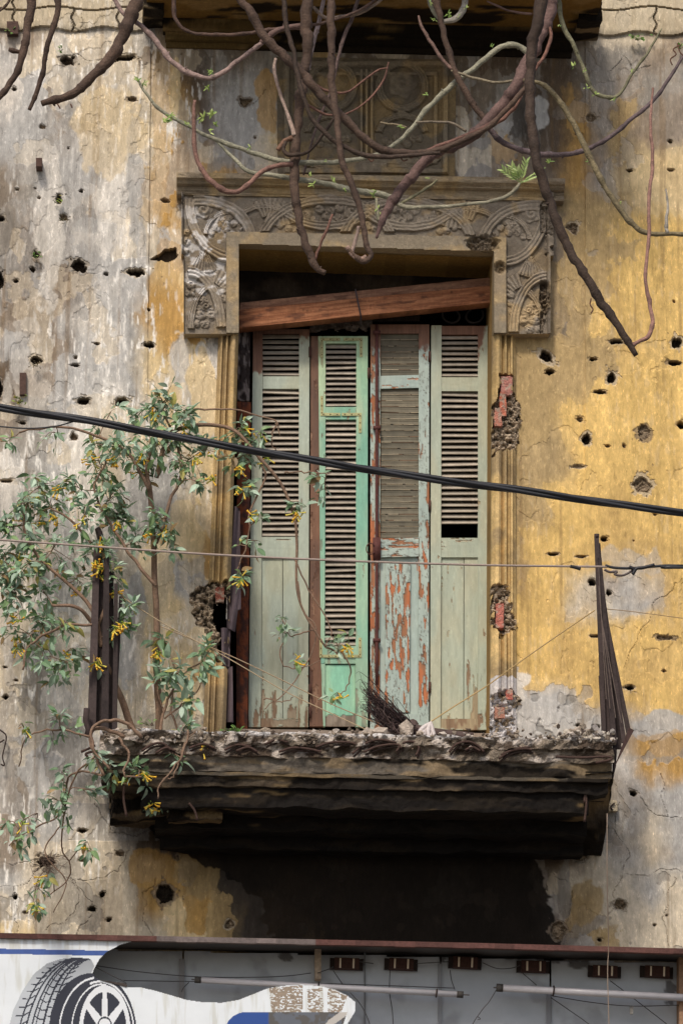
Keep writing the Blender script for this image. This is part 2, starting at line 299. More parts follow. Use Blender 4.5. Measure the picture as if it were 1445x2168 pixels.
def wall_fields(X, Z):
    """height towards the street (m) and albedo at wall points"""
    P = np.stack([X, np.zeros_like(X), Z], -1); px, py = proj(P)
    sx, sz = X*1.0, Z*1.0
    w1 = (fbm(sx*2.6, sz*2.6, 1, 4)-.5); w2 = (fbm(sx*2.6, sz*2.6, 2, 4)-.5)
    w3 = (fbm(sx*22, sz*14, 3, 4)-.5); w4 = (fbm(sx*22, sz*14, 4, 4)-.5)
    ux = px+w1*70+w3*42; uy = py+w2*90+w4*60
    C0i = cell_at(ux, uy); C0 = PALA[C0i]
    # smooth blend of the survey cells
    gx = px/50-.5+w1*1.2+w3*.5; gy = py/50-.5+w2*1.6+w4*.6
    ix = np.floor(gx); iy = np.floor(gy); fx = (gx-ix)[..., None]; fy = (gy-iy)[..., None]
    g = lambda a, b: PALA[CELL[np.clip(iy+b, 0, CELL.shape[0]-1).astype(int), np.clip(ix+a, 0, 28).astype(int)]]
    C1 = (g(0, 0)*(1-fx)+g(1, 0)*fx)*(1-fy)+(g(0, 1)*(1-fx)+g(1, 1)*fx)*fy
    left = 1-ss(380, 520, px)
    t = ss(.36, .62, fbm(sx*3.1, sz*2.2, 5, 4)); t = t*.75+.1
    C = mix(C0, C1, 1-t*np.where(px > 1040, .75, 1))
    h = 0.004*(fbm(sx*1.4, sz*1.4, 6, 3)-.5)*2+0.0015*(fbm(sx*25, sz*18, 7, 3)-.5)
    h = h+0.0018*ss(.4, .62, YEL[C0i]*t)
    # ragged flakes where an older or newer coat shows through
    zone = (py > 1600) | (py < 560)
    fl = fbm(sx*6+3, sz*5, 8, 5)
    fm = ss(.60, .615, fl)*(py < 1780)
    C = mix(C, PALA[KEYS.index('G')]*.92, fm*.75*np.where(px > 1040, .35*zone+.06, .75)); h = h-.0030*fm
    fm = ss(.60, .62, fbm(sx*7+9, sz*5.5, 9, 5))*(px < 1040)*(py < 1700)
    C = mix(C, PALA[KEYS.index('C')], fm*.6); h = h-.002*fm
    fm = ss(.63, .64, fbm(sx*5+29, sz*4.5, 10, 5))*(py > 1450)
    C = mix(C, PALA[KEYS.index('g')], fm*.7); h = h-.003*fm
    # vertical brush marks and runs of lime
    st = fbm(sx*42, sz*3.5, 12, 4); st2 = fbm(sx*13, sz*1.1, 13, 3)
    C = C*(1+(st-.5)*np.where(px > 1040, .22, .46))[..., None]*(1+(st2-.5)*np.where(px > 1040, .28, .42))[..., None]
    wm = ss(.60, .74, fbm(sx*70, sz*14, 14, 4))*ss(.42, .6, fbm(sx*2.3, sz*2.0, 15, 3))
    C = mix(C, lin((234, 228, 218)), wm*.8*(left*1.0+.10)*(py < 1990))
    gm = ss(.48, .66, fbm(sx*1.9+4, sz*1.5, 16, 4))
    C = mix(C, C*np.array([.66, .62, .58]), gm*(left*.55+.08)*np.where((px > 260) & (px < 1040) & (py > 560), .35, 1))
    C = C*(1+.34*(fbm(sx*55, sz*40, 18, 4)-.5)+.22*(fbm(sx*9, sz*7, 19, 4)-.5))[..., None]
    C = mix(C, lin((150, 122, 84)), ss(.55, .75, fbm(sx*4.2, sz*3.1, 20, 5))*.3*(px > 1040))
    # thin brown seep lines
    sl_ = ss(.68, .8, fbm(sx*30+40, sz*.9, 17, 3))
    C = mix(C, lin((120, 96, 66)), sl_*.4)
    # long grey-white splashes on the left, and shadow painted right of the surround
    for (cx, cy, rx, ry, col, a, s_) in [(150,340,45,120,'G',.6,21),(105,500,30,160,'W',.6,22),(285,400,18,110,'G',.75,23),(300,520,10,90,'G',.6,24),(200,520,50,80,'G',.5,25),(260,620,55,60,'G',.6,26),
            (345,510,17,30,'G',.95,27),(425,745,14,25,'W',.95,28),(385,770,22,50,'G',.7,29),(500,250,28,60,'G',.95,30),(240,1340,40,150,'G',.6,31),(15,1150,16,330,'W',.5,32),(1135,240,26,34,'G',.95,33),(370,180,14,50,'y',.8,34),
            (1100,1440,24,22,'W',.9,35),(60,330,60,120,'G',.35,57),(240,470,40,90,'W',.5,58),(60,780,40,90,'W',.35,59),(330,1230,40,110,'y',.6,66),(400,1420,40,90,'y',.5,67),(1130,1530,70,50,'G',.8,36),(1330,1190,70,40,'G',.45,37),(1400,1535,60,30,'G',.9,38),(1395,1575,55,28,'Y',.5,39),(1150,730,60,190,'o',.5,40),(1185,170,30,80,'D',.5,41),(340,180,20,300,'Y',.35,42),
            (355,600,30,170,'Y',.5,43),(430,830,38,90,'y',.8,44),(390,1130,45,70,'y',.6,45),(560,215,25,80,'Y',.75,46),(320,1840,55,38,'Y',.8,47),(420,1850,45,50,'o',.7,48),(1245,1900,40,60,'o',.8,49),(1195,1880,14,90,'g',.85,50),(1135,1830,16,20,'g',.7,56),(20,1450,25,220,'B',.35,51),(210,860,60,30,'C',.5,52),(1100,1600,60,25,'C',.4,53),(335,1560,50,60,'C',.5,54),(230,260,70,90,'y',.45,55)]:
        r = np.hypot((px-cx)/rx, (py-cy)/ry)+(fbm(sx*11, sz*8, s_, 5)-.5)*1.5
        mk = 1-ss(.86, 1.0, r); C = mix(C, PALA[KEYS.index(col)]*(1+(st-.5)*.4)[..., None], mk*a)
    # white coat above the sill on the right, torn lower edge of the ochre coat
    # black soot under the balcony
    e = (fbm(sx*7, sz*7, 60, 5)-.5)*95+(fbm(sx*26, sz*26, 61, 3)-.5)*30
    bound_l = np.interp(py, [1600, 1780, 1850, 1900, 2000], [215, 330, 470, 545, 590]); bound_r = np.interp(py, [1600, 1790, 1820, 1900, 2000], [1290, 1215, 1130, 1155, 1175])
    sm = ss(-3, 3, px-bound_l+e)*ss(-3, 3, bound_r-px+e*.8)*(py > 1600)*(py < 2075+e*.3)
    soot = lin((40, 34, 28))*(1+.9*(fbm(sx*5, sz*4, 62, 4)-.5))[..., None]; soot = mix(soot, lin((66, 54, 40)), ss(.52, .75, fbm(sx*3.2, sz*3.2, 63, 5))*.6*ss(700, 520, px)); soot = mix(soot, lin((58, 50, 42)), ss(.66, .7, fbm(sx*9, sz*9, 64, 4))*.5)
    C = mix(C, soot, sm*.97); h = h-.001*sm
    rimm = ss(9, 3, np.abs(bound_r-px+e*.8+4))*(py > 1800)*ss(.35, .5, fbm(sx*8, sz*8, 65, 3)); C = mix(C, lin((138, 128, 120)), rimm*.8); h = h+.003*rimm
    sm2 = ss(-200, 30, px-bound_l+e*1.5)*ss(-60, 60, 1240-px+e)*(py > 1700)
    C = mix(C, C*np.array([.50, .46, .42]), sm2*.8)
    # yellow scabs and grey render along the left of the soot
    # pilaster breaks
    h = h+.012*ss(320.5, 318.5, px+(py-150)*.01)*ss(60, 90, py)*ss(1000, 520, py)+.010*ss(1236, 1238.5, px)*ss(70, 100, py)*ss(1100, 900, py)
    # coursed stone at the top corners
    for (x0, x1, yb, js) in [(-400, 302, 62, [155, 250, 30]), (1262, 2000, 72, [1385, 1480])]:
        mk = (px > x0) & (px < x1) & (py < yb+5*np.sin(px*.05))
        h = np.where(mk, h+.02, h); C = np.where(mk[..., None], mix(C, lin((186, 170, 140)), .6), C)
        j = (np.abs(py-20-4*np.sin(px*.04)) < 1.7)
        for k in js: j |= (np.abs(px-k+3*np.sin(py*.2)) < 2) & (py > (20 if k != 30 else -50))
        h = np.where(mk & j, h-.014, h); C = np.where((mk & j)[..., None], C*.35, C)
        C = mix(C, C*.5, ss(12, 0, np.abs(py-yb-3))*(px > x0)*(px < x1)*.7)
    for poly in (BRK_L, BRK_R, BRK_R2, BRK_R3):
        bb = (px > poly[0][0]-60) & (px < poly[0][0]+130) & (py > min(p[1] for p in poly)-20) & (py < max(p[1] for p in poly)+20)
        if not bb.any(): continue
        m = pip(px[bb]+(fbm(px[bb]/12, py[bb]/12, 75, 3)-.5)*26, py[bb]+(fbm(px[bb]/12, py[bb]/12, 76, 3)-.5)*26, poly); rb = fbm(px[bb]/7, py[bb]/7, 77, 3)
        h[bb] = np.where(m, -.045+.08*rb, h[bb]); C[bb] = np.where(m[:, None], lin((146, 130, 110))*(.25+1.2*ss(.3, .7, rb))[:, None], C[bb])
    # cracks
    jx = px+(fbm(sx*16, sz*16, 70, 4)-.5)*22; jy = py+(fbm(sx*16, sz*16, 71, 4)-.5)*22
    for c in CRACKS:
        xs = [p[0] for p in c]; ys = [p[1] for p in c]
        bb = (px > min(xs)-15) & (px < max(xs)+15) & (py > min(ys)-15) & (py < max(ys)+15)
        if not bb.any(): continue
        d = dline(jx[bb], jy[bb], c); m = ss(1.2, .3, d)*ss(.2, .5, fbm(px[bb]/24, py[bb]/24, 72, 2)+.08)
        h[bb] = h[bb]-.004*m+.0012*ss(9, 3, d); C[bb] = mix(C[bb], C[bb]*.42, m*.8)
    # bullet and shell holes
    rim = lin((150, 138, 122)); deep = lin((72, 60, 48))
    for k, (cx, cy, rx, ry, dp) in enumerate(HOLES):
        rx, ry = rx*.88, ry*.86
        bb = (np.abs(px-cx) < rx*2.2+4) & (np.abs(py-cy) < ry*2.2+4)
        if not bb.any(): continue
        qx, qy = px[bb], py[bb]; ang = np.arctan2((qy-cy)/ry, (qx-cx)/rx)
        r = np.hypot((qx-cx)/rx, (qy-cy)/ry)*(1+.9*(fbm((qx-cx)/rx*.9+k*7, (qy-cy)/ry*.9, 80, 3)-.5)+.7*(fbm(qx*.16, qy*.16, 81, 3)-.5))
        core = ss(1.0, .84, r); ch = ss(1.45, 1.3, r+.35*(fbm(qx*.09, qy*.09, 83, 2)-.5))
        sp = ss(1.9, 1.2, r)
        cc = C[bb]; cc = mix(cc, cc*.85, sp*.4); cc = mix(cc, [rim*.9, lin((176, 162, 140)), lin((120, 106, 90))][k % 3], ch*(.75 if rx > 9 else .3)); cc = mix(cc, (deep*.35 if dp >= .05 else deep*.9 if dp > .03 else lin((128, 112, 92)))*(1+1.2*(fbm(qx*.25, qy*.25, 84, 3)-.5))[..., None], core)
        C[bb] = cc; h[bb] = h[bb]-.005*ch+.003*(fbm(qx*.3, qy*.3, 85, 3)-.5)*ch-dp*core*(.7+(1.2 if dp < .05 else .5)*(fbm(qx*.22, qy*.22, 82, 3)-.4))
    # torn triangular loss beside the carved surround
    tri = [(318, 552), (345, 530), (372, 522), (374, 540), (360, 552)]
    mk = pip(px+(fbm(sx*30, sz*30, 85, 2)-.5)*10, py+(fbm(sx*30, sz*30, 86, 2)-.5)*10, tri)
    h = np.where(mk, h-.05, h); C = np.where(mk[..., None], deep*.8, C)
    # pocked loss of plaster right of the lower jamb
    pk = ss(.60, .68, fbm(sx*16, sz*16, 87, 3))*ss(90, 40, np.hypot((px-1150)/1.6, (py-1530)))
    h = h-.008*pk; C = mix(C, C*.6, pk)
    C = np.where(C < .004, .004, C)
    return h, np.clip(C, 0, .86), px, py
OPEN = [(500, 525), (1043, 540), (1040, 1600), (474, 1600)]
def wall_patch(name, x0, x1, z0, z1, step, parent=BLD):
    nx = int((x1-x0)/step)+1; nz = int((z1-z0)/step)+1
    X, Z = np.meshgrid(np.linspace(x0, x1, nx), np.linspace(z1, z0, nz))
    h, C, px, py = wall_fields(X, Z)
    V = np.stack([X, -h, Z], -1)
    cx = .25*(px[:-1, :-1]+px[1:, 1:]+px[1:, :-1]+px[:-1, 1:]); cy = .25*(py[:-1, :-1]+py[1:, 1:]+py[1:, :-1]+py[:-1, 1:])
    keep = ~pip(cx, cy, OPEN) & ~pip(cx, cy, [(460, 1275), (478, 1246), (482, 1420), (462, 1380), (444, 1320), (438, 1285)])
    return raw_mesh(name, V.reshape(-1, 3), grid_faces(nz, nx, keep), C.reshape(-1, 3), M['plaster'], parent, False)
WX0, WZ1 = A(-60, -60)[[0, 2]]; WX1, WZ0 = A(1505, 2060)[[0, 2]]
FINE = 0.0048
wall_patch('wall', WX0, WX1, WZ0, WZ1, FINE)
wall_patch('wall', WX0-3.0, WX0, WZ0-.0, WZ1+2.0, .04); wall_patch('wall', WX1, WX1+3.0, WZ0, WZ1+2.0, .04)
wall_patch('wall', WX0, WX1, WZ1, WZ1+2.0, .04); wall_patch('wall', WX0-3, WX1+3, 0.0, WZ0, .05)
# ------------------------------------------------------------------ carved door surround
def arc(px, py, cx, cy, rx, ry, a0, a1, wd, hh=1.0):
    """moulded band along an ellipse; angles in degrees, 0 = right, 90 = down"""
    k = np.hypot((px-cx)/rx, (py-cy)/ry); ang = np.degrees(np.arctan2((py-cy)/ry, (px-cx)/rx)) % 360
    loc = np.hypot(px-cx, py-cy)/np.maximum(k, 1e-6)
    d = (k-1)*loc
    inside = ((ang-a0) % 360) <= ((a1-a0) % 360)
    prof = (.62+.38*np.abs(np.cos(d/wd*math.pi*1.5)))*ss(wd, wd*.8, np.abs(d))
    return prof*inside*hh
def bump(px, py, cx, cy, r, hh=1.0, q=1.0):
    d = np.hypot(px-cx, (py-cy)*q)/r; return np.clip(np.sqrt(np.clip(1-d*d, 0, 1))-.55*ss(.35, .65, fbm(px/5, py/5, int(cx) % 91, 2))*(1-d*.5), 0, 1)*hh*(d < 1)
def rose(px, py, cx, cy, r):
    d = np.hypot(px-cx, py-cy)/r; a = np.arctan2(py-cy, px-cx)
    return np.sqrt(np.clip(1-(d/(1+.12*np.cos(5*a)))**2, 0, 1))*(.7+.3*np.cos(d*11+a*1.0))
def carved_height(px, py):
    """ornament height 0..1, mirrored about the middle of the door"""
    m = px > 776; w5 = (fbm(px/16, py/16, 150, 3)-.5)*2.6; w6 = (fbm(px/16, py/16, 151, 3)-.5)*2.6; x = np.where(m, 1552-px, px)+w5; y = py+w6-np.where(m, 10, 0)*ss(776, 1150, px)-0
    h = np.zeros_like(x)
    def up(v):
        nonlocal h; h = np.maximum(h, v)
    up(arc(x, y, 425, 522, 108, 88, 262, 356, 13)); up(arc(x, y, 492, 440, 90, 114, 88, 185, 12))
    up(arc(x, y, 492, 506, 58, 50, 180, 275, 6, .8)); up(arc(x, y, 400, 702, 68, 118, 268, 360, 12)); up(arc(x, y, 452, 704, 48, 92, 180, 262, 8, .8))
    for cx in (695, 865):
        up(arc(x, y, cx, 522, 140, 90, 188, 352, 12)*(y < 500)); up(arc(x, y, cx-4, 398, 118, 90, 25, 155, 11, .9)*(y > 425))
    up(arc(x, y, 560, 500, 70, 55, 230, 300, 7, .7)*(x > 505))
    up(rose(x, y, 430, 452, 19)); up(rose(x, y, 744, 455, 19)); up(rose(x, y, 436, 655, 12))
    for (a, b, r, hh) in [(412,482,9,.7),(422,496,8,.6),(448,500,8,.7),(470,478,16,.9),(484,468,10,.8),(496,482,9,.9),(458,490,11,.8),(505,492,9,.7),(478,492,9,.7),(445,436,9,.6),
            (470,425,8,.5),(395,500,8,.9),(395,520,9,.9),(394,540,7,.7),(648,464,13,1),(664,475,11,.9),(675,452,11,.9),(690,468,11,1),(706,478,12,1),(718,448,12,.9),(700,455,9,.8),(632,458,9,.7),(720,470,9,.8),
            (424,676,12,1),(446,676,13,1),(434,694,11,.9),(418,692,9,.8),(430,642,9,.8),(444,660,9,.7),(420,660,7,.6),(404,612,10,.9),(410,628,9,.8),(398,630,7,.7),
            (472,622,10,.7),(474,640,9,.6),(472,660,7,.5),(610,492,9,.7),(624,495,8,.7),(592,486,8,.6),(598,450,6,.5),(840,455,8,.7),(770,440,7,.6),(776,486,11,.7),(762,492,7,.6)]:
        up(bump(x, y, a, b, r, hh))
    for cx, cy, a0, a1, r0, r1, n in [(572, 500, 240, 300, 34, 72, 7), (432, 530, 60, 125, 12, 56, 8), (440, 640, 285, 345, 35, 66, 6), (590, 420, 60, 120, 25, 68, 7)]:
        k = np.hypot(x-cx, y-cy); ang = np.degrees(np.arctan2(y-cy, x-cx)) % 360; f = (ang-a0)/(a1-a0)
        up(np.where((f > 0) & (f < 1) & (k > r0) & (k < r1), .28+.4*np.abs(np.sin(f*n*math.pi)), 0))
    return h
def stone_col(px, py, base=(146, 134, 118), seed=90, white=True):
    X = px/410; Z = py/410
    C = np.tile(lin(base), px.shape+(1,))
    C = mix(C, lin((196, 160, 96)), ss(.5, .66, fbm(X*9, Z*9, seed, 4))*.35)
    C = mix(C, lin((112, 100, 86)), ss(.48, .7, fbm(X*6, Z*6, seed+1, 4))*.55)
    C = C*(1+.35*(fbm(X*40, Z*40, seed+2, 3)-.5))[..., None]
    if white:
        wm = ss(.5, .62, fbm(X*22, Z*30, seed+3, 4))*ss(120, 40, np.hypot((px-430)*.9, (py-550)*.75))
        C = mix(C, lin((215, 210, 205)), wm*.8)
    return C
DS = .062     # how far the carved block stands off the wall
def sur_patch(x0, x1, y0, y1, parent=BLD):
    px, py = np.meshgrid(np.arange(x0, x1+.1, 1.7), np.arange(y0, y1+.1, 1.7))
    o = carved_height(px, py)
    nz = fbm(px/60, py/60, 95, 4)-.5
    wr = .6+.4*ss(.3, .6, fbm(px/50, py/50, 152, 3)); h = DS+.024*o*wr+.006*nz-.004+.003*(fbm(px/7, py/7, 153, 3)-.5)
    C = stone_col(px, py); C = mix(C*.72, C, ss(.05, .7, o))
    flat = (px < 390) | (px > 1153) | ((px > 479) & (px < 1069) & (py > 502+.02*(px-500)))
    inner = (px > 479) & (px < 1069) & (py > 502+.02*(px-500))
    e = ss(0, 4, np.minimum(np.abs(px-390), np.abs(px-1153)))
    h = np.where(flat, DS+.026*e+.004*nz, h); h = np.where(inner, DS+.030+.003*nz, h)
    C = np.where(inner[..., None], mix(stone_col(px, py, (130, 116, 94), 98, False), lin((170, 162, 150)), .15), C)
    # battered edges
    dmg = ss(0, 1, (fbm(px/26, py/26, 97, 3)-.62)*20)*((px > 1140) | (px < 388)).astype(float)
    dm2 = ss(30, 18, np.hypot((px-1018)*.8, (py-527)*1.4)+14*(fbm(px/9, py/9, 99, 3)-.5)); dm3 = ss(16, 8, np.hypot(px-1055, py-578))
    dm4 = ss(22, 12, np.hypot((px-1150)*1.6, (py-640)*.5)+10*(fbm(px/9, py/9, 101, 3)-.5))
    dd = np.clip(dmg*.6+dm2+dm3*.8+dm4*.8, 0, 1)
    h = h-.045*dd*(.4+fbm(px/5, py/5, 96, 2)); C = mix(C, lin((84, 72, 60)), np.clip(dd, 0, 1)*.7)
    return px, py, h, C
px, py, h, C = sur_patch(384, 1168, 418, 716)
cx = px[:-1, :-1]; cy = py[:-1, :-1]
keep = ~((cx > 503) & (cx < 1041) & (cy > 527+(cx-503)*.03)); keep &= ~((cx < 388.5) & (cy > 548)) ; keep &= ~((cx > 1160) & (cy > 552))
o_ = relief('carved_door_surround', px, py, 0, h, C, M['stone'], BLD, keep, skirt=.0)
b = MB()   # the flanks of the carved block
def q3(x0, y0, x1, y1, ya, yb): return [A(x0, y0, 0)+[0, ya, 0], A(x1, y1, 0)+[0, ya, 0], A(x1, y1, 0)+[0, yb, 0], A(x0, y0, 0)+[0, yb, 0]]
sc_ = lin((150, 132, 104))
for seg, d0, d1 in [((503, 527, 503, 716), -.092, .02), ((503, 527, 1041, 543), -.092, .02), ((1041, 543, 1041, 716), -.092, .02), ((389, 716, 503, 716), -.075, .0), ((1041, 716, 1160, 716), -.075, .0), ((389, 548, 389, 716), -.08, 0), ((1160, 552, 1160, 716), -.08, 0), ((384, 548, 389, 548), -.08, 0), ((1160, 552, 1168, 552), -.08, 0)]:
    b.add(q3(*seg, d0, d1), [(0, 1, 2, 3)], sc_)
b.build('surround_flank', M['stone'], o_)
# cornice over the surround
def moulding(name, xl, yl, xr, yr, prof, c, mat, parent, seed=0, rough=.002):
    """horizontal run of moulding from (xl,yl) to (xr,yr); prof = [(drop px, proud m)...] from its top edge"""
    n = max(8, int((xr-xl)/5)); u = np.linspace(0, 1, n)
    prof = [(prof[0][0], 0.0)]+prof+[(prof[-1][0], 0.0)]; P = []
    for i in range(len(prof)-1):
        k = 3
        for j in range(k): t = j/k; P.append((prof[i][0]*(1-t)+prof[i+1][0]*t, prof[i][1]*(1-t)+prof[i+1][1]*t))
    P.append(prof[-1]); P = np.array(P)
    px = np.repeat((xl+(xr-xl)*u)[None], len(P), 0); py = (yl+(yr-yl)*u)[None]+P[:, 0][:, None]
    h = P[:, 1][:, None]+rough*2*(fbm(px/30+seed, py/8+np.arange(len(P))[:, None]*.6, seed, 4)-.5)*(P[:, 1] > 0)[:, None]
    V = at(px, py, 0.0); V[..., 1] -= h
    C = stone_col(px, py, c, 100+seed, False)
    o = raw_mesh(name, V.reshape(-1, 3), grid_faces(*px.shape), C.reshape(-1, 3), mat, parent, False)
    bb = MB()
    for e in (0, -1):
        bb.add(V[:, e], [tuple(range(len(P)))], C[:, e])
    bb.build('moulding_end', mat, o); return o
moulding('cornice', 374, 380, 1190, 393, [(0, .10), (3, .135), (14, .135), (18, .11), (22, .10), (24, .07), (34, .06), (37, .075), (42, .07)], (150, 134, 110), M['stone'], BLD, 1, .008)
# jamb mouldings below the carved block
def jamb(quad, prof, brk, seed):
    px, py, u, v = quad_grid(quad, 1.7)
    h = np.interp(u, [p[0] for p in prof], [p[1] for p in prof])+.004*(fbm(px/20, py/50, seed, 4)-.5)
    C = stone_col(px, py, (190, 162, 116) if seed == 3 else (206, 176, 122), 110+seed, False)
    st = fbm(px/5, py/90, seed+5, 3); C = C*(1+.4*(st-.5))[..., None]
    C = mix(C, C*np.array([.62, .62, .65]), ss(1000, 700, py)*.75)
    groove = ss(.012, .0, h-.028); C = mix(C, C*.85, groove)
    jx = px+(fbm(px/12, py/12, seed+8, 3)-.5)*26; jy = py+(fbm(px/12, py/12, seed+9, 3)-.5)*26
    for poly in brk:
        m = pip(jx, jy, poly); rub = fbm(px/7, py/7, seed+12, 3)
        h = np.where(m, -.035+.085*rub, h); C = np.where(m[..., None], lin((150, 134, 114))*(.35+1.1*ss(.3, .7, rub))[..., None], C)
    if seed == 4:
        m = (py > 1430+14*fbm(px/10, py/10, 44, 2)); C = mix(C, lin((205, 203, 205)), m*.8)
    keep = None
    if seed == 3: keep = ~(pip(jx, jy, [(452, 1262), (486, 1250), (486, 1420), (470, 1415), (462, 1350), (448, 1310)]))[:-1, :-1]
    return relief('jamb_moulding', px, py, 0, h, C, M['stone'], BLD, keep, skirt=.02)
PR = [(0, .012), (.12, .03), (.14, .045), (.22, .045), (.25, .022), (.36, .02), (.40, .05), (.48, .055), (.52, .03), (.56, .024), (.62, .05), (.72, .066), (.84, .066), (.92, .05), (1, .03)]
PRr = [(1-a, b_) for a, b_ in PR][::-1]
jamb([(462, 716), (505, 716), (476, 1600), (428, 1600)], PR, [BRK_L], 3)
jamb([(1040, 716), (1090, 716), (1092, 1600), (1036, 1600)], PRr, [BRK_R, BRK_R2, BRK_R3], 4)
# pink brick showing in the broken jamb
for q, c in [([(1060, 805), (1082, 803), (1080, 832), (1058, 836)], (205, 130, 120)), ([(1056, 836), (1069, 834), (1069, 868), (1058, 880)], (216, 112, 84)), ([(1048, 868), (1060, 868), (1055, 900), (1046, 902)], (206, 128, 108)),
             ([(1049, 1282), (1064, 1282), (1063, 1328), (1050, 1330)], (214, 118, 104)), ([(1070, 1468), (1082, 1464), (1082, 1480), (1070, 1480)], (200, 95, 85)), ([(1048, 1500), (1066, 1500), (1066, 1520), (1050, 1520)], (196, 130, 110)), ([(455, 1250), (470, 1244), (474, 1265), (460, 1275)], (150, 62, 50))]:
    lo_ = A(min(p[0] for p in q), max(p[1] for p in q), -.042 if q[0][0] > 500 else -.02); hi_ = A(max(p[0] for p in q), min(p[1] for p in q), -.0); c_ = lin(c)*.8*.7+lin((150, 128, 110))*.3
    rough_box('exposed_brick', (lo_[0], lo_[1], lo_[2]), (hi_[0], .0, hi_[2]), .005, (.007, .006, .008), 32, (lambda c_: (lambda P: mix(np.tile(c_, (len(P), 1)), lin((160, 146, 130)), ss(.5, .64, fbm(P[:, 0]*60, P[:, 2]*60, 160, 3))*.8)))(c_), M['rubble'], BLD)
# rubble stuck in the losses
b = MB()
def blob(b, c, r, col, k=None):
    ph = (1+5**.5)/2; v = np.array([(-1, ph, 0), (1, ph, 0), (-1, -ph, 0), (1, -ph, 0), (0, -1, ph), (0, 1, ph), (0, -1, -ph), (0, 1, -ph), (ph, 0, -1), (ph, 0, 1), (-ph, 0, -1), (-ph, 0, 1)])/1.9
    f = [(0, 11, 5), (0, 5, 1), (0, 1, 7), (0, 7, 10), (0, 10, 11), (1, 5, 9), (5, 11, 4), (11, 10, 2), (10, 7, 6), (7, 1, 8), (3, 9, 4), (3, 4, 2), (3, 2, 6), (3, 6, 8), (3, 8, 9), (4, 9, 5), (2, 4, 11), (6, 2, 10), (8, 6, 7), (9, 8, 1)]
    s = np.array([rnd.uniform(.35, 1.5) for _ in range(12)])[:, None]
    b.add(np.asarray(c)+v*s*r*np.array([rnd.uniform(.7, 1.3), .8, rnd.uniform(.6, 1.1)]), f, col)
for poly, n in [(BRK_L, 60), (BRK_R, 110), (BRK_R2, 45), (BRK_R3, 70)]:
    xs = [p[0] for p in poly]; ys = [p[1] for p in poly]
    for _ in range(int(n*1.2)):
        x = rnd.uniform(min(xs), max(xs)); y = rnd.uniform(min(ys), max(ys))
        if pip(np.array([x]), np.array([y]), poly)[0] and (x > 475 or x < 462): blob(b, A(x, y, -.01-rnd.random()*.02), rnd.uniform(.003, .010), lin((164, 148, 128))*rnd.uniform(.5, 1.1))
tag(b.build('rubble_fill', M['rubble'], BLD), kind='stuff')

# ------------------------------------------------------------------ reveals and the dark room behind
b = MB(); RV = .42
def reveal(x0, y0, x1, y1, c, nm):
    bb = MB(); a0 = A(x0, y0); a1 = A(x1, y1); n = 12
    for i in range(n):
        p = a0+(a1-a0)*i/n; q = a0+(a1-a0)*(i+1)/n
        bb.add([p+[0, .0, 0], q+[0, .0, 0], q+[0, RV, 0], p+[0, RV, 0]], [(0, 1, 2, 3)], lin(c)*rnd.uniform(.85, 1.1))
    bb.build(nm, M['plaster'], BLD)
reveal(503, 527, 1041, 543, (138, 108, 58), 'lintel_soffit'); reveal(503, 527, 476, 1600, (120, 104, 84), 'door_reveal'); reveal(1041, 543, 1038, 1600, (150, 120, 74), 'door_reveal')
p0 = A(440, 480, .42); p1 = A(1090, 1680, .42)
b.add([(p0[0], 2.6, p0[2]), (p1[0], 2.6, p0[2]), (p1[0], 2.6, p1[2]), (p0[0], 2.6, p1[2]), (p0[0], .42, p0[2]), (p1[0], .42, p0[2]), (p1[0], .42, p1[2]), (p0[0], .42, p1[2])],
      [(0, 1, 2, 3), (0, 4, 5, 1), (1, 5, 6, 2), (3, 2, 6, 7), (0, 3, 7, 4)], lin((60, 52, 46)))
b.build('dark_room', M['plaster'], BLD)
# sooty transom infill above the shutters
px, py, u, v = quad_grid([(500, 540), (1044, 545), (1044, 690), (500, 690)], 5)
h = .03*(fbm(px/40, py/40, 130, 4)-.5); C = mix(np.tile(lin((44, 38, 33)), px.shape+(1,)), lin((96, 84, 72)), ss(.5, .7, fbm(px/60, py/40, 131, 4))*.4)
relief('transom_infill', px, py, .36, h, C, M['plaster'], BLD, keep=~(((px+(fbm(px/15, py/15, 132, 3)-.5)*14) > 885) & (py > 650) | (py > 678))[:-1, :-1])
px, py, u, v = quad_grid([(655, 660), (788, 652), (788, 712), (655, 712)], 2.5)
yy = py+(fbm(px/10, py/10, 133, 4)-.5)*26
relief('torn_render', px, py, .33, .03*fbm(px/12, py/12, 134, 3), mix(np.tile(lin((92, 80, 70)), px.shape+(1,)), lin((150, 138, 126)), ss(.5, .7, fbm(px/15, py/9, 135, 4))*.6), M['rubble'], BLD, keep=(yy < 700)[:-1, :-1])
# scroll ironwork just visible over the last leaf
b = MB()
for cx, sg in ((958, 1), (1000, -1)):
    pts = [A(cx+sg*-22*math.cos(t)*(1-t*.12), 668+18*math.sin(t)*(1-t*.08), .34) for t in np.linspace(-.6, 4.4, 22)]
    b.tube(pts, .006, lin((70, 64, 62)), 6)
b.build('transom_scroll', M['iron'], BLD)

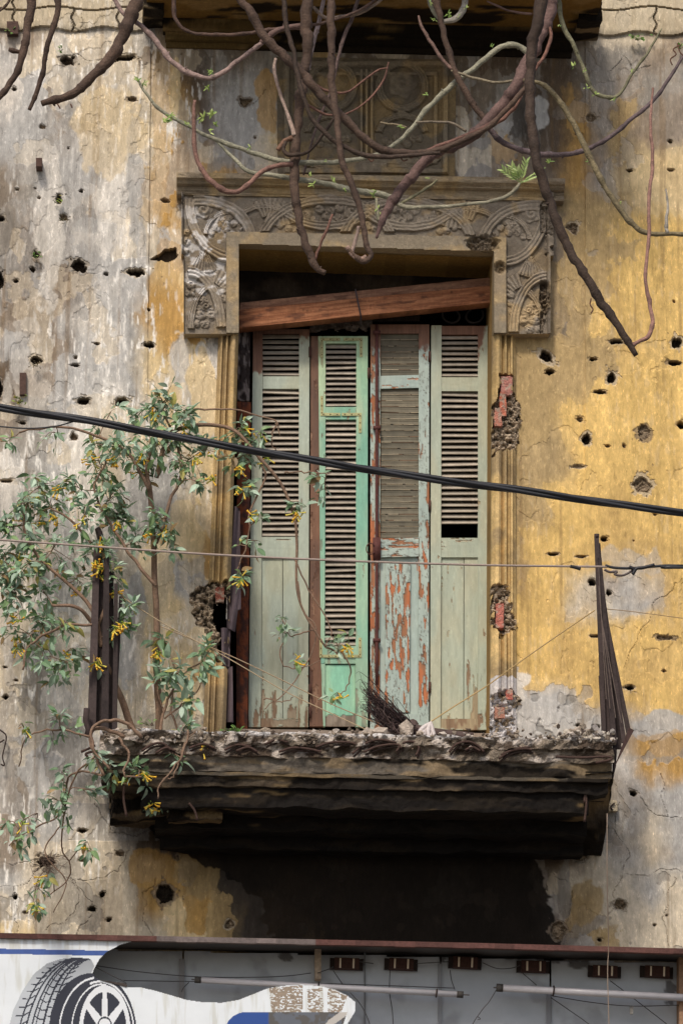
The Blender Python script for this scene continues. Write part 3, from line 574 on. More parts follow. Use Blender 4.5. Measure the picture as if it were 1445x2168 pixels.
# ------------------------------------------------------------------ weathered relief panel between the floors
px, py, u, v = quad_grid([(585, 122), (965, 128), (962, 382), (588, 378)], 2.2)
o = np.zeros_like(px)
def up2(vv):
    global o; o = np.maximum(o, vv)
fr = np.minimum(np.minimum(px-600, 948-px), np.minimum(py-132, 372-py))
up2(ss(0, 2, fr)*ss(14, 11, fr)); up2(ss(22, 24, fr)*ss(32, 30, fr)*.6)
for cx in (700, 850):
    up2(arc(px, py, cx, 185, 48, 48, 0, 359.9, 9, .9)); up2(rose(px, py, cx, 180, 30)*.9); up2(arc(px, py, cx, 290, 50, 42, 190, 350, 8, .8))
    for k in range(7): up2(bump(px, py, cx-36+k*12, 300+8*math.sin(k*2), 9, .8))
    up2(arc(px, py, cx, 330, 80, 26, 20, 160, 8, .7))
up2((np.abs(px-776) < 16)*(np.abs((px-776) % 11-5) > 2)*(py > 150)*(py < 330)*.9)
up2((np.abs(px-768) < 50)*(py > 350)*(py < 368)*1.0); up2((np.abs(px-775) < 110)*(py > 338)*(py < 350)*.8)
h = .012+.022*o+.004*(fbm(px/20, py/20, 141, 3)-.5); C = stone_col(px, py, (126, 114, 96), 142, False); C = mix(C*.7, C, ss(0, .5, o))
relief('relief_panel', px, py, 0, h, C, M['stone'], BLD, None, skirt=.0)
# ------------------------------------------------------------------ shutters
SY = .30
def board(mb, quad, Y, d, fn, step=2.0):
    px, py, u, v = quad_grid(quad, step); C, h = fn(px, py, u, v)
    V = at(px, py, Y); V[..., 1] -= h
    V = np.pad(V, ((1, 1), (1, 1), (0, 0)), mode='edge'); C = np.pad(C, ((1, 1), (1, 1), (0, 0)), mode='edge')
    V[0, :, 1] = V[-1, :, 1] = Y+d; V[:, 0, 1] = V[:, -1, 1] = Y+d
    C[0] *= .6; C[-1] *= .6; C[:, 0] *= .6; C[:, -1] *= .6
    mb.add(V.reshape(-1, 3), [tuple(f) for f in grid_faces(*px.shape if False else V.shape[:2]).tolist()], C.reshape(-1, 3))
def paint_fn(base, alt, wood, under, peel, seed, brown=None, vertical=True, fine=False, k=1.0):
    """old paint: colour drifts, chips down to wood or undercoat in flakes that follow the grain"""
    def fn(px, py, u, v):
        sx, sy = (px/9, py/60) if vertical else (px/60, py/9)
        C = mix(np.tile(lin(base), px.shape+(1,)), lin(alt), ss(.35, .7, fbm(px/45, py/110, seed, 4)))
        C = C*(1+.16*(fbm(sx*2, sy*2, seed+1, 3)-.5))[..., None]
        pk = peel(px, py) if callable(peel) else np.full(px.shape, peel)
        f = fbm(sx*1.1*k, sy*1.3*k, seed+2, 5); m = ss(1-pk-.012, 1-pk+.012, f+.06*(fbm(px/3, py/5, seed+3, 2)-.5))
        edge = ss(1-pk-.05, 1-pk-.012, f)-m
        U = mix(np.tile(lin(wood), px.shape+(1,)), lin(under), ss(.45, .55, fbm(px/14, py/40, seed+4, 3)))
        U = U*(1+.5*(fbm(px/2.5, py/40, seed+5, 3)-.5))[..., None]
        C = C*(1-.25*np.clip(edge, 0, 1)*(pk > .3))[..., None]; C = mix(C, U, m)
        if fine:
            g_ = fbm(sx*2.6+7, sy*2.2, seed+9, 4); ck = ss(.035, .012, np.abs(g_-.5))*(1-m); C = mix(C, lin((84, 74, 64)), ck*.65)
            lf = ss(.03, .0, np.abs(f+.06*(fbm(px/3, py/5, seed+3, 2)-.5)-(1-pk+.02))); C = mix(C, lin((70, 50, 38)), lf*.75)
        h = .0022*(1-m)+.0012*np.clip(edge, 0, 1)
        if brown is not None:
            bm = ss(-4, 4, brown(px, py)+(fbm(px/10, py/14, seed+6, 4)-.5)*22)
            W_ = mix(np.tile(lin((112, 78, 62)), px.shape+(1,)), lin((140, 104, 84)), fbm(px/5, py/60, seed+7, 3))*(1+.5*(fbm(px/2.2, py/50, seed+8, 3)-.5))[..., None]
            C = mix(C, W_, bm); h = h*(1-bm)
        return C, h
    return fn
def louvres(x0, x1, y0, y1, n, cols, ang, leaf, seed, bottom_x=None):
    mb = MB(); r = random.Random(seed); pit = (y1-y0)/n
    for i in range(n):
        yc = y0+pit*(i+.5); xa, xb = (x0, x1) if bottom_x is None else (x0+bottom_x*(yc-y0)/(y1-y0)*1.0, x1)
        a = A(xa, yc, SY+.016); c = A(xb, yc, SY+.016); m = m_px(SY)
        hh = pit*m*(.72 if ang < 50 else .94)*.5/max(.35, math.cos(math.radians(ang))) if ang < 50 else pit*m*.5
        hh = pit*m*(.40 if ang == 1 else .485); th = .0035 if ang == 1 else .0012
        tl = (.011 if ang == 1 else .0022)+r.uniform(-.001, .001); dz = r.uniform(-.0010, .0010) if r.random() < .93 else r.uniform(-.004, .004)
        col = lin(cols[0])*(1-.0)+(lin(cols[1])-lin(cols[0]))*r.random(); col = col*r.uniform(.8, 1.1)
        P = []
        for e, q in ((0, a), (1, c)):
            w_ = dz*(1 if e else -1)
            P.append([q+[0, -tl-th, -hh+w_], q+[0, -tl+th*.2, -hh-th*.8+w_], q+[0, tl+th, hh-th+w_], q+[0, tl-th*.3, hh+w_]])
        ns = 8; V = []
        for k in range(ns+1):
            for j in range(4): V.append(P[0][j]+(P[1][j]-P[0][j])*k/ns)
        F = [(k*4+j, k*4+4+j, k*4+4+(j+1) % 4, k*4+(j+1) % 4) for k in range(ns) for j in range(4)]
        cc = np.repeat(np.array([col*r.uniform(.88, 1.1) for _ in range(ns+1)]), 4, axis=0)
        mb.add(np.array(V), F, cc)
    if ang == 2:      # closed slats: their worn upper edges catch the light
        for i in range(1, n):
            yc = y0+pit*i+r.uniform(-.5, .5); x = x0+r.uniform(0, 3)
            while x < x1-3:
                xe = min(x1, x+r.uniform(8, 40)); mb.tube([A(x, yc, SY+.0065), A(xe, yc+r.uniform(-.4, .4), SY+.0065)], .0016*r.uniform(.5, 1.2), lin(r.choice([(190, 176, 150), (170, 154, 128), (150, 120, 96)])), 4); x = xe+r.choice([0, 0, 2, 6])
    return mb.build('louvre_slats', M['paint'], leaf, False)
def leaf_empty(label, x, y):
    o = bpy.data.objects.new('shutter', None); COL.objects.link(o); o.parent = BLD; o['label'] = label; return o
SLAT = ((178, 166, 150), (156, 146, 132)); T_ = .038
# leaf 1
L1 = leaf_empty('pale grey green shutter leaf, leftmost, with two boarded lower panels', 0, 0)
grn = dict(base=(172, 174, 152), alt=(172, 180, 164), wood=(128, 104, 82), under=(150, 134, 112))
lo1 = lambda px, py: .22+.42*ss(1430, 1530, py)*ss(.3, .6, vn(px/30, py/50, 5))
fr = MB(); f = paint_fn(**grn, peel=lambda px, py: .2+.36*ss(1420, 1540, py), seed=200, brown=lambda px, py: (792-py-(px > 600)*75)*.6)
board(fr, [(536, 697), (556, 697), (552, 1539), (526, 1539)], SY, T_, f); board(fr, [(633, 697), (655, 697), (652, 1539), (631, 1539)], SY, T_, f)
f2 = paint_fn(**grn, peel=.2, seed=210, brown=lambda px, py: (712-py)*2., vertical=False)
board(fr, [(556.2, 697), (632.8, 697), (632.8, 706), (556.2, 706)], SY+.004, T_, f2)
f2 = paint_fn(**grn, peel=.22, seed=211, vertical=False)
board(fr, [(556.2, 797), (632.8, 797), (632.8, 823), (556.2, 823)], SY+.004, T_, f2); board(fr, [(553, 1137), (631.5, 1137), (631.5, 1181), (553, 1181)], SY+.004, T_, f2)
board(fr, [(552, 1521), (631, 1521), (631, 1539), (552, 1539)], SY+.004, T_, paint_fn(**grn, peel=.62, seed=212, vertical=False))
fr.build('shutter_frame', M['paint'], L1)
louvres(556, 633, 707, 797, 8, SLAT, 1, L1, 1); louvres(555, 632.5, 824, 1137, 26, SLAT, 1, L1, 2)
pn = MB(); f = paint_fn(**grn, peel=lambda px, py: .2+.33*ss(1400, 1530, py), seed=220)
board(pn, [(553, 1181), (597.4, 1181), (597.6, 1521), (552, 1521)], SY+.016, .015, f); board(pn, [(599, 1181), (631.5, 1181), (631, 1521), (599, 1521)], SY+.015, .015, f)
pn.build('lower_panel', M['paint'], L1)
# leaf 2
L2 = leaf_empty('mint green louvred shutter leaf with pale metal corner braces and a brown hinge stile', 0, 0)
g2 = dict(base=(172, 192, 160), alt=(122, 168, 144), wood=(116, 92, 76), under=(150, 120, 96))
fr = MB(); board(fr, [(658, 712), (673, 712), (686, 1538), (655, 1538)], SY+.006, T_, paint_fn((122, 88, 68), (100, 74, 60), (96, 66, 52), (140, 108, 86), .35, 230))
def mint(seed, pk=.24):
    ff = paint_fn(**g2, peel=pk, seed=seed)
    def fn(px, py, u, v):
        C, h = ff(px, py, u, v); t = ss(760, 1180, py)
        C = mix(C, lin((130, 180, 158)), .40*t); C = mix(C, lin((186, 204, 156)), .45*ss(900, 720, py)); return C, h
    return fn
board(fr, [(673.3, 712), (689, 712), (687, 1405), (679, 1405)], SY, T_, mint(231, .3)); board(fr, [(754, 712), (778, 712), (778, 1539), (752, 1539)], SY, T_, mint(232, lambda px, py: .24+.18*ss(1380, 1520, py)))
board(fr, [(689.2, 712), (753.8, 712), (753.8, 727), (689.2, 727)], SY+.004, T_, mint(233)); board(fr, [(688.5, 862), (753.8, 862), (753.8, 888), (688.5, 888)], SY+.004, T_, mint(234))
board(fr, [(687.2, 1368), (752.5, 1368), (752.5, 1405), (687.2, 1405)], SY+.004, T_, mint(235, .42)); board(fr, [(679, 1405.5), (688, 1405.5), (688, 1538), (684, 1538)], SY+.002, T_, mint(236, .3))
fr.build('shutter_frame', M['paint'], L2)
louvres(689, 754, 728, 862, 12, SLAT, 1, L2, 3); louvres(688, 753.5, 889, 1368, 40, SLAT, 1, L2, 4)
pn = MB(); ff = paint_fn((164, 204, 170), (140, 196, 166), (150, 136, 120), (130, 116, 100), lambda px, py: .15+.75*ss(1508, 1522, py+8*(vn(px/6, py/9, 3)-.5)), 237)
board(pn, [(688.3, 1408), (751.5, 1408), (751.5, 1538), (688.3, 1538)], SY+.014, .015, ff); pn.build('lower_panel', M['paint'], L2)
for (x, y, sx_, sy_, ln) in [(678, 715, 1, 1, 42), (767, 715, -1, 1, 40), (678, 880, 1, -1, 42), (765, 874, -1, 1, 42), (676, 1392, 1, -1, 40), (765, 1392, -1, -1, 42)]:
    b = MB(); c = lin((176, 172, 128)); w_ = 6
    x1 = x+sx_*ln; y1 = y+sy_*ln
    b.pbox([(min(x, x1), min(y, y+sy_*w_)), (max(x, x1), min(y, y+sy_*w_)), (max(x, x1), max(y, y+sy_*w_)), (min(x, x1), max(y, y+sy_*w_))], SY-.006, .004, c)
    b.pbox([(min(x, x+sx_*w_), min(y+sy_*w_, y1)), (max(x, x+sx_*w_), min(y+sy_*w_, y1)), (max(x, x+sx_*w_), max(y+sy_*w_, y1)), (min(x, x+sx_*w_), max(y+sy_*w_, y1))], SY-.006, .004, c)
    for t in (.15, .5, .85):
        for q in ((x+sx_*ln*t, y+sy_*3), (x+sx_*3, y+sy_*ln*t)):
            p = A(q[0], q[1], SY-.008); b.tube([p, p+[0, .004, 0]], .0035, lin((96, 76, 48)), 6)
    b.build('corner_brace', M['iron'], L2)
# leaf 3
L3 = leaf_empty('badly flaking shutter leaf with orange undercoat, closed slats and a rusty bolt bar', 0, 0)
g3 = dict(base=(168, 180, 170), alt=(158, 172, 164), wood=(150, 104, 74), under=(172, 104, 66))
fr = MB(); br3 = lambda px, py: (745-py-(px > 850)*8)*.7
board(fr, [(784, 687), (805, 687), (803, 1546), (783, 1546)], SY-.002, T_, paint_fn(**g3, peel=.48, seed=240, fine=True, k=1.4, brown=lambda px, py: (735-py)*.6))
board(fr, [(886, 687), (908, 687), (907, 1556), (885, 1556)], SY-.002, T_, paint_fn(**g3, peel=lambda px, py: .28+.18*ss(860, 1100, py), seed=241, brown=br3, fine=True, k=1.4))
board(fr, [(805.2, 687), (885.8, 687), (885.8, 706), (805.2, 706)], SY+.003, T_, paint_fn(**g3, peel=.2, seed=242, brown=lambda px, py: 30+0*px, vertical=False))
board(fr, [(805.2, 796), (885.8, 794), (885.8, 821), (805.2, 823)], SY+.003, T_, paint_fn(**g3, peel=.28, seed=243, vertical=False))
board(fr, [(804, 1140), (885.3, 1138), (885.3, 1178), (804, 1180)], SY-.006, T_, paint_fn(**g3, peel=.33, seed=244, vertical=False, fine=True, k=1.5))
board(fr, [(803.5, 1512), (885, 1512), (885, 1552), (803.5, 1552)], SY+.003, T_, paint_fn(**g3, peel=.4, seed=245, vertical=False))
fr.build('shutter_frame', M['paint'], L3)
SL3 = ((112, 104, 86), (98, 92, 76))
louvres(805, 886, 707, 796, 7, SL3, 2, L3, 5); louvres(804, 885.5, 823, 1139, 25, SL3, 2, L3, 6)
pn = MB(); fp = paint_fn(**g3, peel=lambda px, py: .42+.06*ss(1400, 1250, py), seed=246, fine=True, k=2.0)
board(pn, [(803.5, 1180), (885, 1180), (885, 1512), (803.5, 1512)], SY+.014, .012, paint_fn(**g3, peel=.2, seed=247))
board(pn, [(816, 1190), (868, 1190), (866, 1508), (814, 1508)], SY-.002, .014, fp, 1.5); pn.build('lower_panel', M['paint'], L3)
b = MB(); c = lin((92, 56, 52))
b.tube([A(797, y, SY-.02) for y in np.linspace(688, 1450, 12)], .0085, c, 8)
for y in (704, 906, 1356):
    b.tube([A(789, y, SY-.022), A(805, y, SY-.022)], .011, c, 8)
b.pbox([(789, 1138), (805, 1138), (805, 1184), (789, 1184)], SY-.03, .02, c)
b.tube([A(784+9*math.cos(t), 1162+12*math.sin(t), SY-.035) for t in np.linspace(.6, 5.6, 16)], .003, c, 6)
b.build('bolt_bar', M['iron'], L3, True)
# leaf 4
L4 = leaf_empty('pale grey green shutter leaf, rightmost, with its lowest slats missing', 0, 0)
fr = MB(); g4 = dict(base=(174, 175, 152), alt=(168, 176, 158), wood=(132, 108, 84), under=(156, 140, 112))
board(fr, [(912, 689), (934, 689), (932, 1545), (910, 1545)], SY, T_, paint_fn(**g4, peel=.18, seed=250)); 
board(fr, [(1011, 690), (1036, 690), (1035, 1545), (1011, 1545)], SY, T_, paint_fn(**g4, peel=lambda px, py: .22+.2*ss(1250, 1500, py), seed=251, brown=lambda px, py: (750-py)*.35-(px-1012)*1.6+3))
board(fr, [(934.2, 690), (1010.8, 690), (1010.8, 708), (934.2, 708)], SY+.004, T_, paint_fn(**g4, peel=.2, seed=252, brown=lambda px, py: 20+0*px, vertical=False))
board(fr, [(934, 799), (1010.8, 799), (1010.8, 828), (934, 828)], SY+.004, T_, paint_fn(**g4, peel=.18, seed=253, vertical=False)); board(fr, [(933, 1139), (1010.8, 1139), (1010.8, 1180), (933, 1180)], SY+.004, T_, paint_fn(**g4, peel=.3, seed=254, vertical=False))
board(fr, [(932.5, 1522), (1010.8, 1522), (1010.8, 1545), (932.5, 1545)], SY+.004, T_, paint_fn(**g4, peel=.75, seed=255, vertical=False))
fr.build('shutter_frame', M['paint'], L4)
louvres(934, 1011, 709, 799, 8, SLAT, 1, L4, 7); louvres(933.5, 1011, 829, 1111, 23, SLAT, 1, L4, 8)
pn = MB(); f = paint_fn(**g4, peel=lambda px, py: .25+.3*ss(1380, 1500, py)*ss(960, 1000, px), seed=256)
board(pn, [(933, 1180), (980.5, 1180), (980, 1522), (932.5, 1522)], SY+.016, .015, f); board(pn, [(982, 1180), (1010.8, 1180), (1010.8, 1522), (981.5, 1522)], SY+.014, .015, f)
pn.build('lower_panel', M['paint'], L4)
for x, y in ((656, 745), (656, 1460), (656, 1508), (909, 755), (909, 1070), (909, 1455), (780, 790)):
    b = MB(); p = A(x, y, SY-.008); b.tube([p+[0, 0, -.028], p+[0, 0, .028]], .007, lin((84, 56, 48)), 8); b.build('hinge', M['iron'], BLD, True)
# sill and rough plinth under the leaves
rough_box('door_sill', (A(474, 1548, .1)[0], .16, A(700, 1562, .16)[2]), (A(1046, 1548, .1)[0], .36, A(700, 1546, .16)[2]), .02, .003, 8, lambda P: np.tile(lin((150, 134, 120)), (len(P), 1)), M['wood'], BLD)
rough_box('plinth', (A(460, 1600)[0], .17, A(700, 1700)[2]), (A(1060, 1600)[0], .41, A(700, 1563, .17)[2]-.002), .03, .004, 8, lambda P: np.tile(lin((130, 118, 104)), (len(P), 1)), M['rubble'], BLD)
# timber jammed across the head of the door
TB = empty('timber_beam', 'reddish brown timber jammed slantwise across the door head above the shutters', 'beam')
def beamq(x0, y0, x1, y1, x2, y2, x3, y3, Y, d, nm, cc, sd_):
    mb = MB()
    def fn(px, py, u, v):
        g_ = fbm(px/60, (py+.11*px)/3.2, sd_, 4)
        C = mix(np.tile(lin(cc[0]), px.shape+(1,)), lin(cc[1]), ss(.3, .7, g_)); C = mix(C, lin((74, 46, 36)), ss(.6, .75, fbm(px/30, (py+.11*px)/7, sd_+1, 4))*.7)
        C = mix(C, C*.4, ss(3, 1, np.hypot((px-642), (py-656)))+ss(3, 1, np.hypot((px-650)/1.2, (py-658)))+ss(4, 1, np.hypot((px-955), (py-618))))
        return C, .004*(g_-.5)
    board(mb, [(x0, y0), (x1, y1), (x2, y2), (x3, y3)], Y, d, fn, 2.5); mb.build(nm, M['beam'], TB)
beamq(506, 656, 1042, 604, 1040, 640, 507, 694, .14, .09, 'beam_face', [(128, 80, 54), (160, 108, 76)], 300)
beamq(508, 641, 1042, 587, 1042, 603.5, 508, 655.5, .155, .07, 'top_batten', [(120, 86, 68), (142, 106, 84)], 303)
b = MB(); b.tube([A(752, 612, .12), A(755, 628, .115), A(763, 667, .118), A(764, 690, .2)], .0045, lin((70, 60, 62)), 6); b.build('wire_tie', M['iron'], TB, True)
# torn sheet and rusty strip in the left of the opening
RS = empty('rusty_sheet', 'rust brown metal strip standing in the gap left of the shutters', 'metal sheet')
mb = MB(); board(mb, [(502, 850), (531, 852), (524, 1545), (500, 1545)], .22, .006, lambda px, py, u, v: (mix(np.tile(lin((116, 62, 38)), px.shape+(1,)), lin((66, 42, 36)), ss(.4, .65, fbm(px/8, py/14, 310, 5))), .006*np.sin(u*3)), 3); mb.build('rust_strip', M['iron'], RS)
mb = MB(); board(mb, [(504, 700), (530, 696), (528, 850), (503, 850)], .26, .01, lambda px, py, u, v: (mix(np.tile(lin((58, 50, 48)), px.shape+(1,)), lin((124, 114, 110)), ss(.5, .62, fbm(px/7, py/24, 311, 4))), .03*fbm(px/8, py/20, 312, 3)), 2.5); mb.build('torn_paper', M['cloth'], RS)
FL = []
for q, s_ in [([(494, 1072), (508, 1076), (510, 1290), (486, 1300)], 1), ([(478, 1235), (512, 1230), (498, 1338), (480, 1330)], 2), ([(468, 1330), (488, 1330), (486, 1418), (470, 1412)], 3), ([(472, 1410), (492, 1412), (494, 1530), (476, 1528)], 4)]:
    mb = MB(); board(mb, q, .02-.008*s_, .004, lambda px, py, u, v: (np.tile(lin((98, 86, 90)), px.shape+(1,))*(1+.5*(fbm(px/9, py/40, 315+s_, 3)-.5))[..., None], .016*np.sin(u*5+s_+py/60)), 3)
    mb.build('torn_flap', M['cloth'], RS)

# ------------------------------------------------------------------ lower balcony
P_ = .65
def zof(py, Y): return A(722, py, Y)[2]
def slab_col(P):
    X, Y, Z = P[:, 0], P[:, 1], P[:, 2]
    C = np.tile(lin((128, 116, 102)), (len(P), 1)); n = fbm(X*9+Y*5, Z*16+Y*7, 320, 5)
    C = mix(C, lin((84, 72, 62)), ss(.45, .6, n)); C = mix(C, lin((196, 184, 172)), ss(.58, .66, fbm(X*16+Y*9, Z*22, 321, 4))*.8)
    top = ss(ztop-.022, ztop-.006, Z+.02*(n-.5)); C = mix(C, lin((214, 210, 208)), top*.75)
    return C
BX0, BX1 = A(212, 1570, -P_)[0], A(1296, 1570, -P_)[0]; ztop = zof(1553, -P_)
BAL = bpy.data.objects.new('balcony', None); COL.objects.link(BAL); BAL.parent = BLD; BAL['label'] = 'broken balcony slab with crumbling edge and stepped underside dark with soot and painted shade'
zb1 = zof(1604, -P_)
rough_box('broken_slab', (BX0, -P_, zb1-.002), (BX1, .0, ztop), .009, (.012, .045, .011), 14, slab_col, M['rubble'], BAL)
# second crumbled course, notched, in front
rough_box('slab_crust', (BX0+.02, -P_-.028, zof(1580, -P_)), (BX1-.01, -P_+.1, zof(1560, -P_)), .008, (.01, .045, .02), 19, slab_col, M['rubble'], BAL, seed=9)
b = MB()
for _ in range(380):
    x = rnd.uniform(215, 1298); y = rnd.gauss(1562, 9); 
    blob(b, A(x, y+.008*(x-722), -P_-rnd.uniform(0, .03)), rnd.uniform(.005, .014)*(1.5 if rnd.random() < .1 else 1), lin(rnd.choice([(150, 136, 120), (190, 178, 166), (110, 98, 86), (90, 78, 68)])))
for _ in range(70):
    x = rnd.gauss(1235, 32); blob(b, A(min(x, 1296), rnd.gauss(1560, 9), -P_-rnd.uniform(-.05, .03)), rnd.uniform(.008, .022), lin(rnd.choice([(190, 180, 166), (160, 152, 146), (140, 128, 114)])))
for (x, y, r) in [(860, 1548, .05), (800, 1552, .04), (775, 1555, .035), (890, 1553, .025), (1225, 1552, .05), (1255, 1550, .045), (250, 1552, .05)]: blob(b, A(x, y, -P_+.06), r, lin((178, 164, 150)))
tag(b.build('loose_rubble', M['rubble'], BAL), kind='stuff')
def blackened(seed, base=(118, 106, 90), amt=.5):  # near-black patches for soot, and for painted shade under the lower slab
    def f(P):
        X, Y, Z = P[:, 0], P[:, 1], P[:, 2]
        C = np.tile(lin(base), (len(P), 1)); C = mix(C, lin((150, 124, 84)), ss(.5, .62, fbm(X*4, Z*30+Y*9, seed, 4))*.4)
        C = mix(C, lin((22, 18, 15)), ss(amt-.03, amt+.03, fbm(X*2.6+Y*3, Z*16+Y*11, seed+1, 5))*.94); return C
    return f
# fascia, then recessed bands with under-slab shade painted near black, each set back from the one above
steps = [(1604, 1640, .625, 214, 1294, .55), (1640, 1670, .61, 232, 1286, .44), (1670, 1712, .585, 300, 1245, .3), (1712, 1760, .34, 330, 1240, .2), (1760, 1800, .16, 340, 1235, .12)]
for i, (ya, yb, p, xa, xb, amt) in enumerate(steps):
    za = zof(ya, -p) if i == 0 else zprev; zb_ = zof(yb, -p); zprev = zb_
    rough_box('stepped_band', (A(xa, ya, -p)[0], -p, zb_), (A(xb, ya, -p)[0], .0+.001*i, za-.001), .009, (.008, .035, .016), 8, blackened(330+i*3, (100, 92, 82) if i == 0 else (72, 62, 50) if i == 1 else (24, 20, 17), amt), M['stone'], BAL)
# thin cyma line under the fascia
for (ya, p, xa, xb, c) in [(1641, .632, 225, 1286, (80, 73, 63))]:
    rough_box('soffit_bead', (A(xa, ya, -p)[0], -p, zof(ya+5, -p)), (A(xb, ya, -p)[0], -p+.03, zof(ya-2, -p)), .012, (.003, .012, .006), 9, blackened(350, c, .55), M['stone'], BAL)
def cheek(x0, x1, ytop, ybot, seed):
    """end bracket: deep at the wall, shallow at the front"""
    xa, xb = A(x0, 1700, -.3)[0], A(x1, 1700, -.3)[0]; n = 22; V = []; zt = zof(ytop, -P_)
    rows = []
    for i in range(n+1):
        y = -P_+.02+(P_-.02)*i/n; zl = zof(1625, -P_)+(zof(ybot, 0)-zof(1625, -P_))*ss(0, 1, i/n)
        rows.append([(y, zt+(zl-zt)*j/14) for j in range(15)])
    mb = MB()
    def col(P): return blackened(360+seed, (76, 67, 56), .45)(P)
    side = np.array(rows)
    for xx in (xa, xb):
        Pp = np.stack([np.full(side.shape[:2], xx), side[..., 0], side[..., 1]], -1); Q = Pp.reshape(-1, 3)
        Q = Q+.05*(fbm(Q[:, 1]*9, Q[:, 2]*9, seed, 4)-.5)[:, None]*np.array([1, 0, 0]); mb.add(Q, grid_faces(*side.shape[:2]).tolist(), col(Q))
    t = np.linspace(0, 1, 16); low = side[:, -1]
    Pp = np.stack([np.repeat((xa+(xb-xa)*t)[None], n+1, 0), np.repeat(low[:, 0][:, None], 16, 1), np.repeat(low[:, 1][:, None], 16, 1)], -1); Q = Pp.reshape(-1, 3)
    Q[:, 2] += .07*(fbm(Q[:, 0]*10, Q[:, 1]*10, seed+3, 4)-.5); mb.add(Q, grid_faces(n+1, 16).tolist(), col(Q))
    fz = side[0][:, 1]; Pp = np.stack([np.repeat((xa+(xb-xa)*t)[None], 15, 0), np.full((15, 16), side[0, 0, 0]), np.repeat(fz[:, None], 16, 1)], -1); Q = Pp.reshape(-1, 3); mb.add(Q, grid_faces(15, 16).tolist(), col(Q))
    mb.build('end_bracket', M['stone'], BAL, False)
cheek(236, 318, 1622, 1742, 1); cheek(1224, 1284, 1622, 1798, 2)
# cracked lump of render left under the slab
rough_box('cracked_render', (A(360, 1700, -.5)[0], -.5, zof(1742, -.5)), (A(470, 1700, -.5)[0], -.2, zof(1676, -.5)), .01, (.03, .03, .035), 9, blackened(370, (62, 52, 43), .46), M['rubble'], BAL)
rough_box('cracked_render', (A(240, 1700, -.4)[0], -.4, zof(1735, -.4)), (A(360, 1700, -.4)[0], -.1, zof(1650, -.4)), .01, (.03, .03, .04), 9, blackened(375, (78, 66, 52), .47), M['rubble'], BAL)
# rusted, bulging reinforcement along the edge
RB = [[(300, 1590), (322, 1576), (345, 1574), (362, 1588)], [(330, 1594), (352, 1583), (372, 1590)], [(560, 1576), (585, 1566), (610, 1572)], [(590, 1592), (620, 1583), (655, 1586), (680, 1592)], [(668, 1582), (700, 1572), (740, 1572), (762, 1580)],
      [(745, 1596), (770, 1576), (800, 1566), (838, 1572)], [(770, 1592), (800, 1580), (838, 1576), (850, 1584)], [(838, 1592), (852, 1574), (872, 1570), (886, 1582), (880, 1600)], [(950, 1592), (965, 1576), (990, 1570), (1010, 1578), (1024, 1592)],
      [(984, 1588), (1000, 1582), (1016, 1590)], [(1055, 1606), (1080, 1590), (1110, 1585), (1125, 1588)], [(1060, 1598), (1090, 1586), (1120, 1582)], [(475, 1588), (500, 1577), (530, 1580)], [(500, 1590), (525, 1582), (545, 1592)], [(400, 1584), (430, 1575), (455, 1584)],
      [(1180, 1628), (1160, 1624), (1156, 1612), (1175, 1608), (1210, 1612), (1232, 1628), (1238, 1660), (1236, 1700)], [(1175, 1602), (1230, 1604), (1285, 1602), (1292, 1608), (1260, 1615)], [(172, 1592), (190, 1584), (202, 1578)], [(190, 1628), (186, 1604), (182, 1596), (196, 1592), (212, 1596)],
      [(264, 1650), (262, 1690), (268, 1728)], [(1236, 1640), (1240, 1700), (1236, 1740)], [(400, 1700), (412, 1716), (418, 1736)]]
for k, pl in enumerate(RB):
    b = MB(); Yk = -P_-.045 if max(p[1] for p in pl) < 1640 else -P_+.05
    b.tube(crom([A(x, y, Yk+.012) for x, y in pl], 6), .0062, lin((72, 54, 47)), 7); b.build('rebar', M['iron'], BAL, True)
    if k < 15:
        b = MB(); b.tube(crom([A(x+3, y+6, Yk+.022) for x, y in pl], 6), .005, lin((60, 46, 40)), 6); b.build('rebar', M['iron'], BAL, True)
# ------------------------------------------------------------------ upper balcony
UB = bpy.data.objects.new('upper_balcony', None); COL.objects.link(UB); UB.parent = BLD; UB['label'] = 'underside of the balcony above, dark ochre with broken ends'
zu = zof(62, 0); xa, xb = A(312, 40)[0], A(1252, 40)[0]
oc = blackened(380, (112, 84, 40), .5)
rough_box('balcony_floor', (xa, -1.0, zu), (xb, .0, zu+.16), .02, (.004, .01, .004), 8, oc, M['plaster'], UB)
rough_box('balcony_floor_edge', (xa-.02, -1.06, zu+.05), (xb+.02, -1.005, zu+.22), .02, (.004, .01, .008), 8, oc, M['plaster'], UB)
for (ya, yb, p, a_, c_) in [(62, 84, .10, 345, 1215), (84, 100, .055, 350, 1210), (100, 112, .02, 352, 1208)]:
    rough_box('soffit_moulding', (A(a_, 80)[0], -p, zof(yb, 0)), (A(c_, 80)[0], .0, zof(ya, 0)-.001), .02, .002, 8, blackened(384, (96, 78, 46), .5), M['plaster'], UB)
for (a_, c_, yb) in [(304, 346, 96), (1214, 1262, 100)]:
    rough_box('broken_bracket', (A(a_, 80)[0], -.30, zof(yb-25, 0)), (A(c_, 80)[0], .0, zof(40, 0)), .012, (.015, .02, .02), 10, blackened(387, (104, 92, 74), .5), M['rubble'], UB)
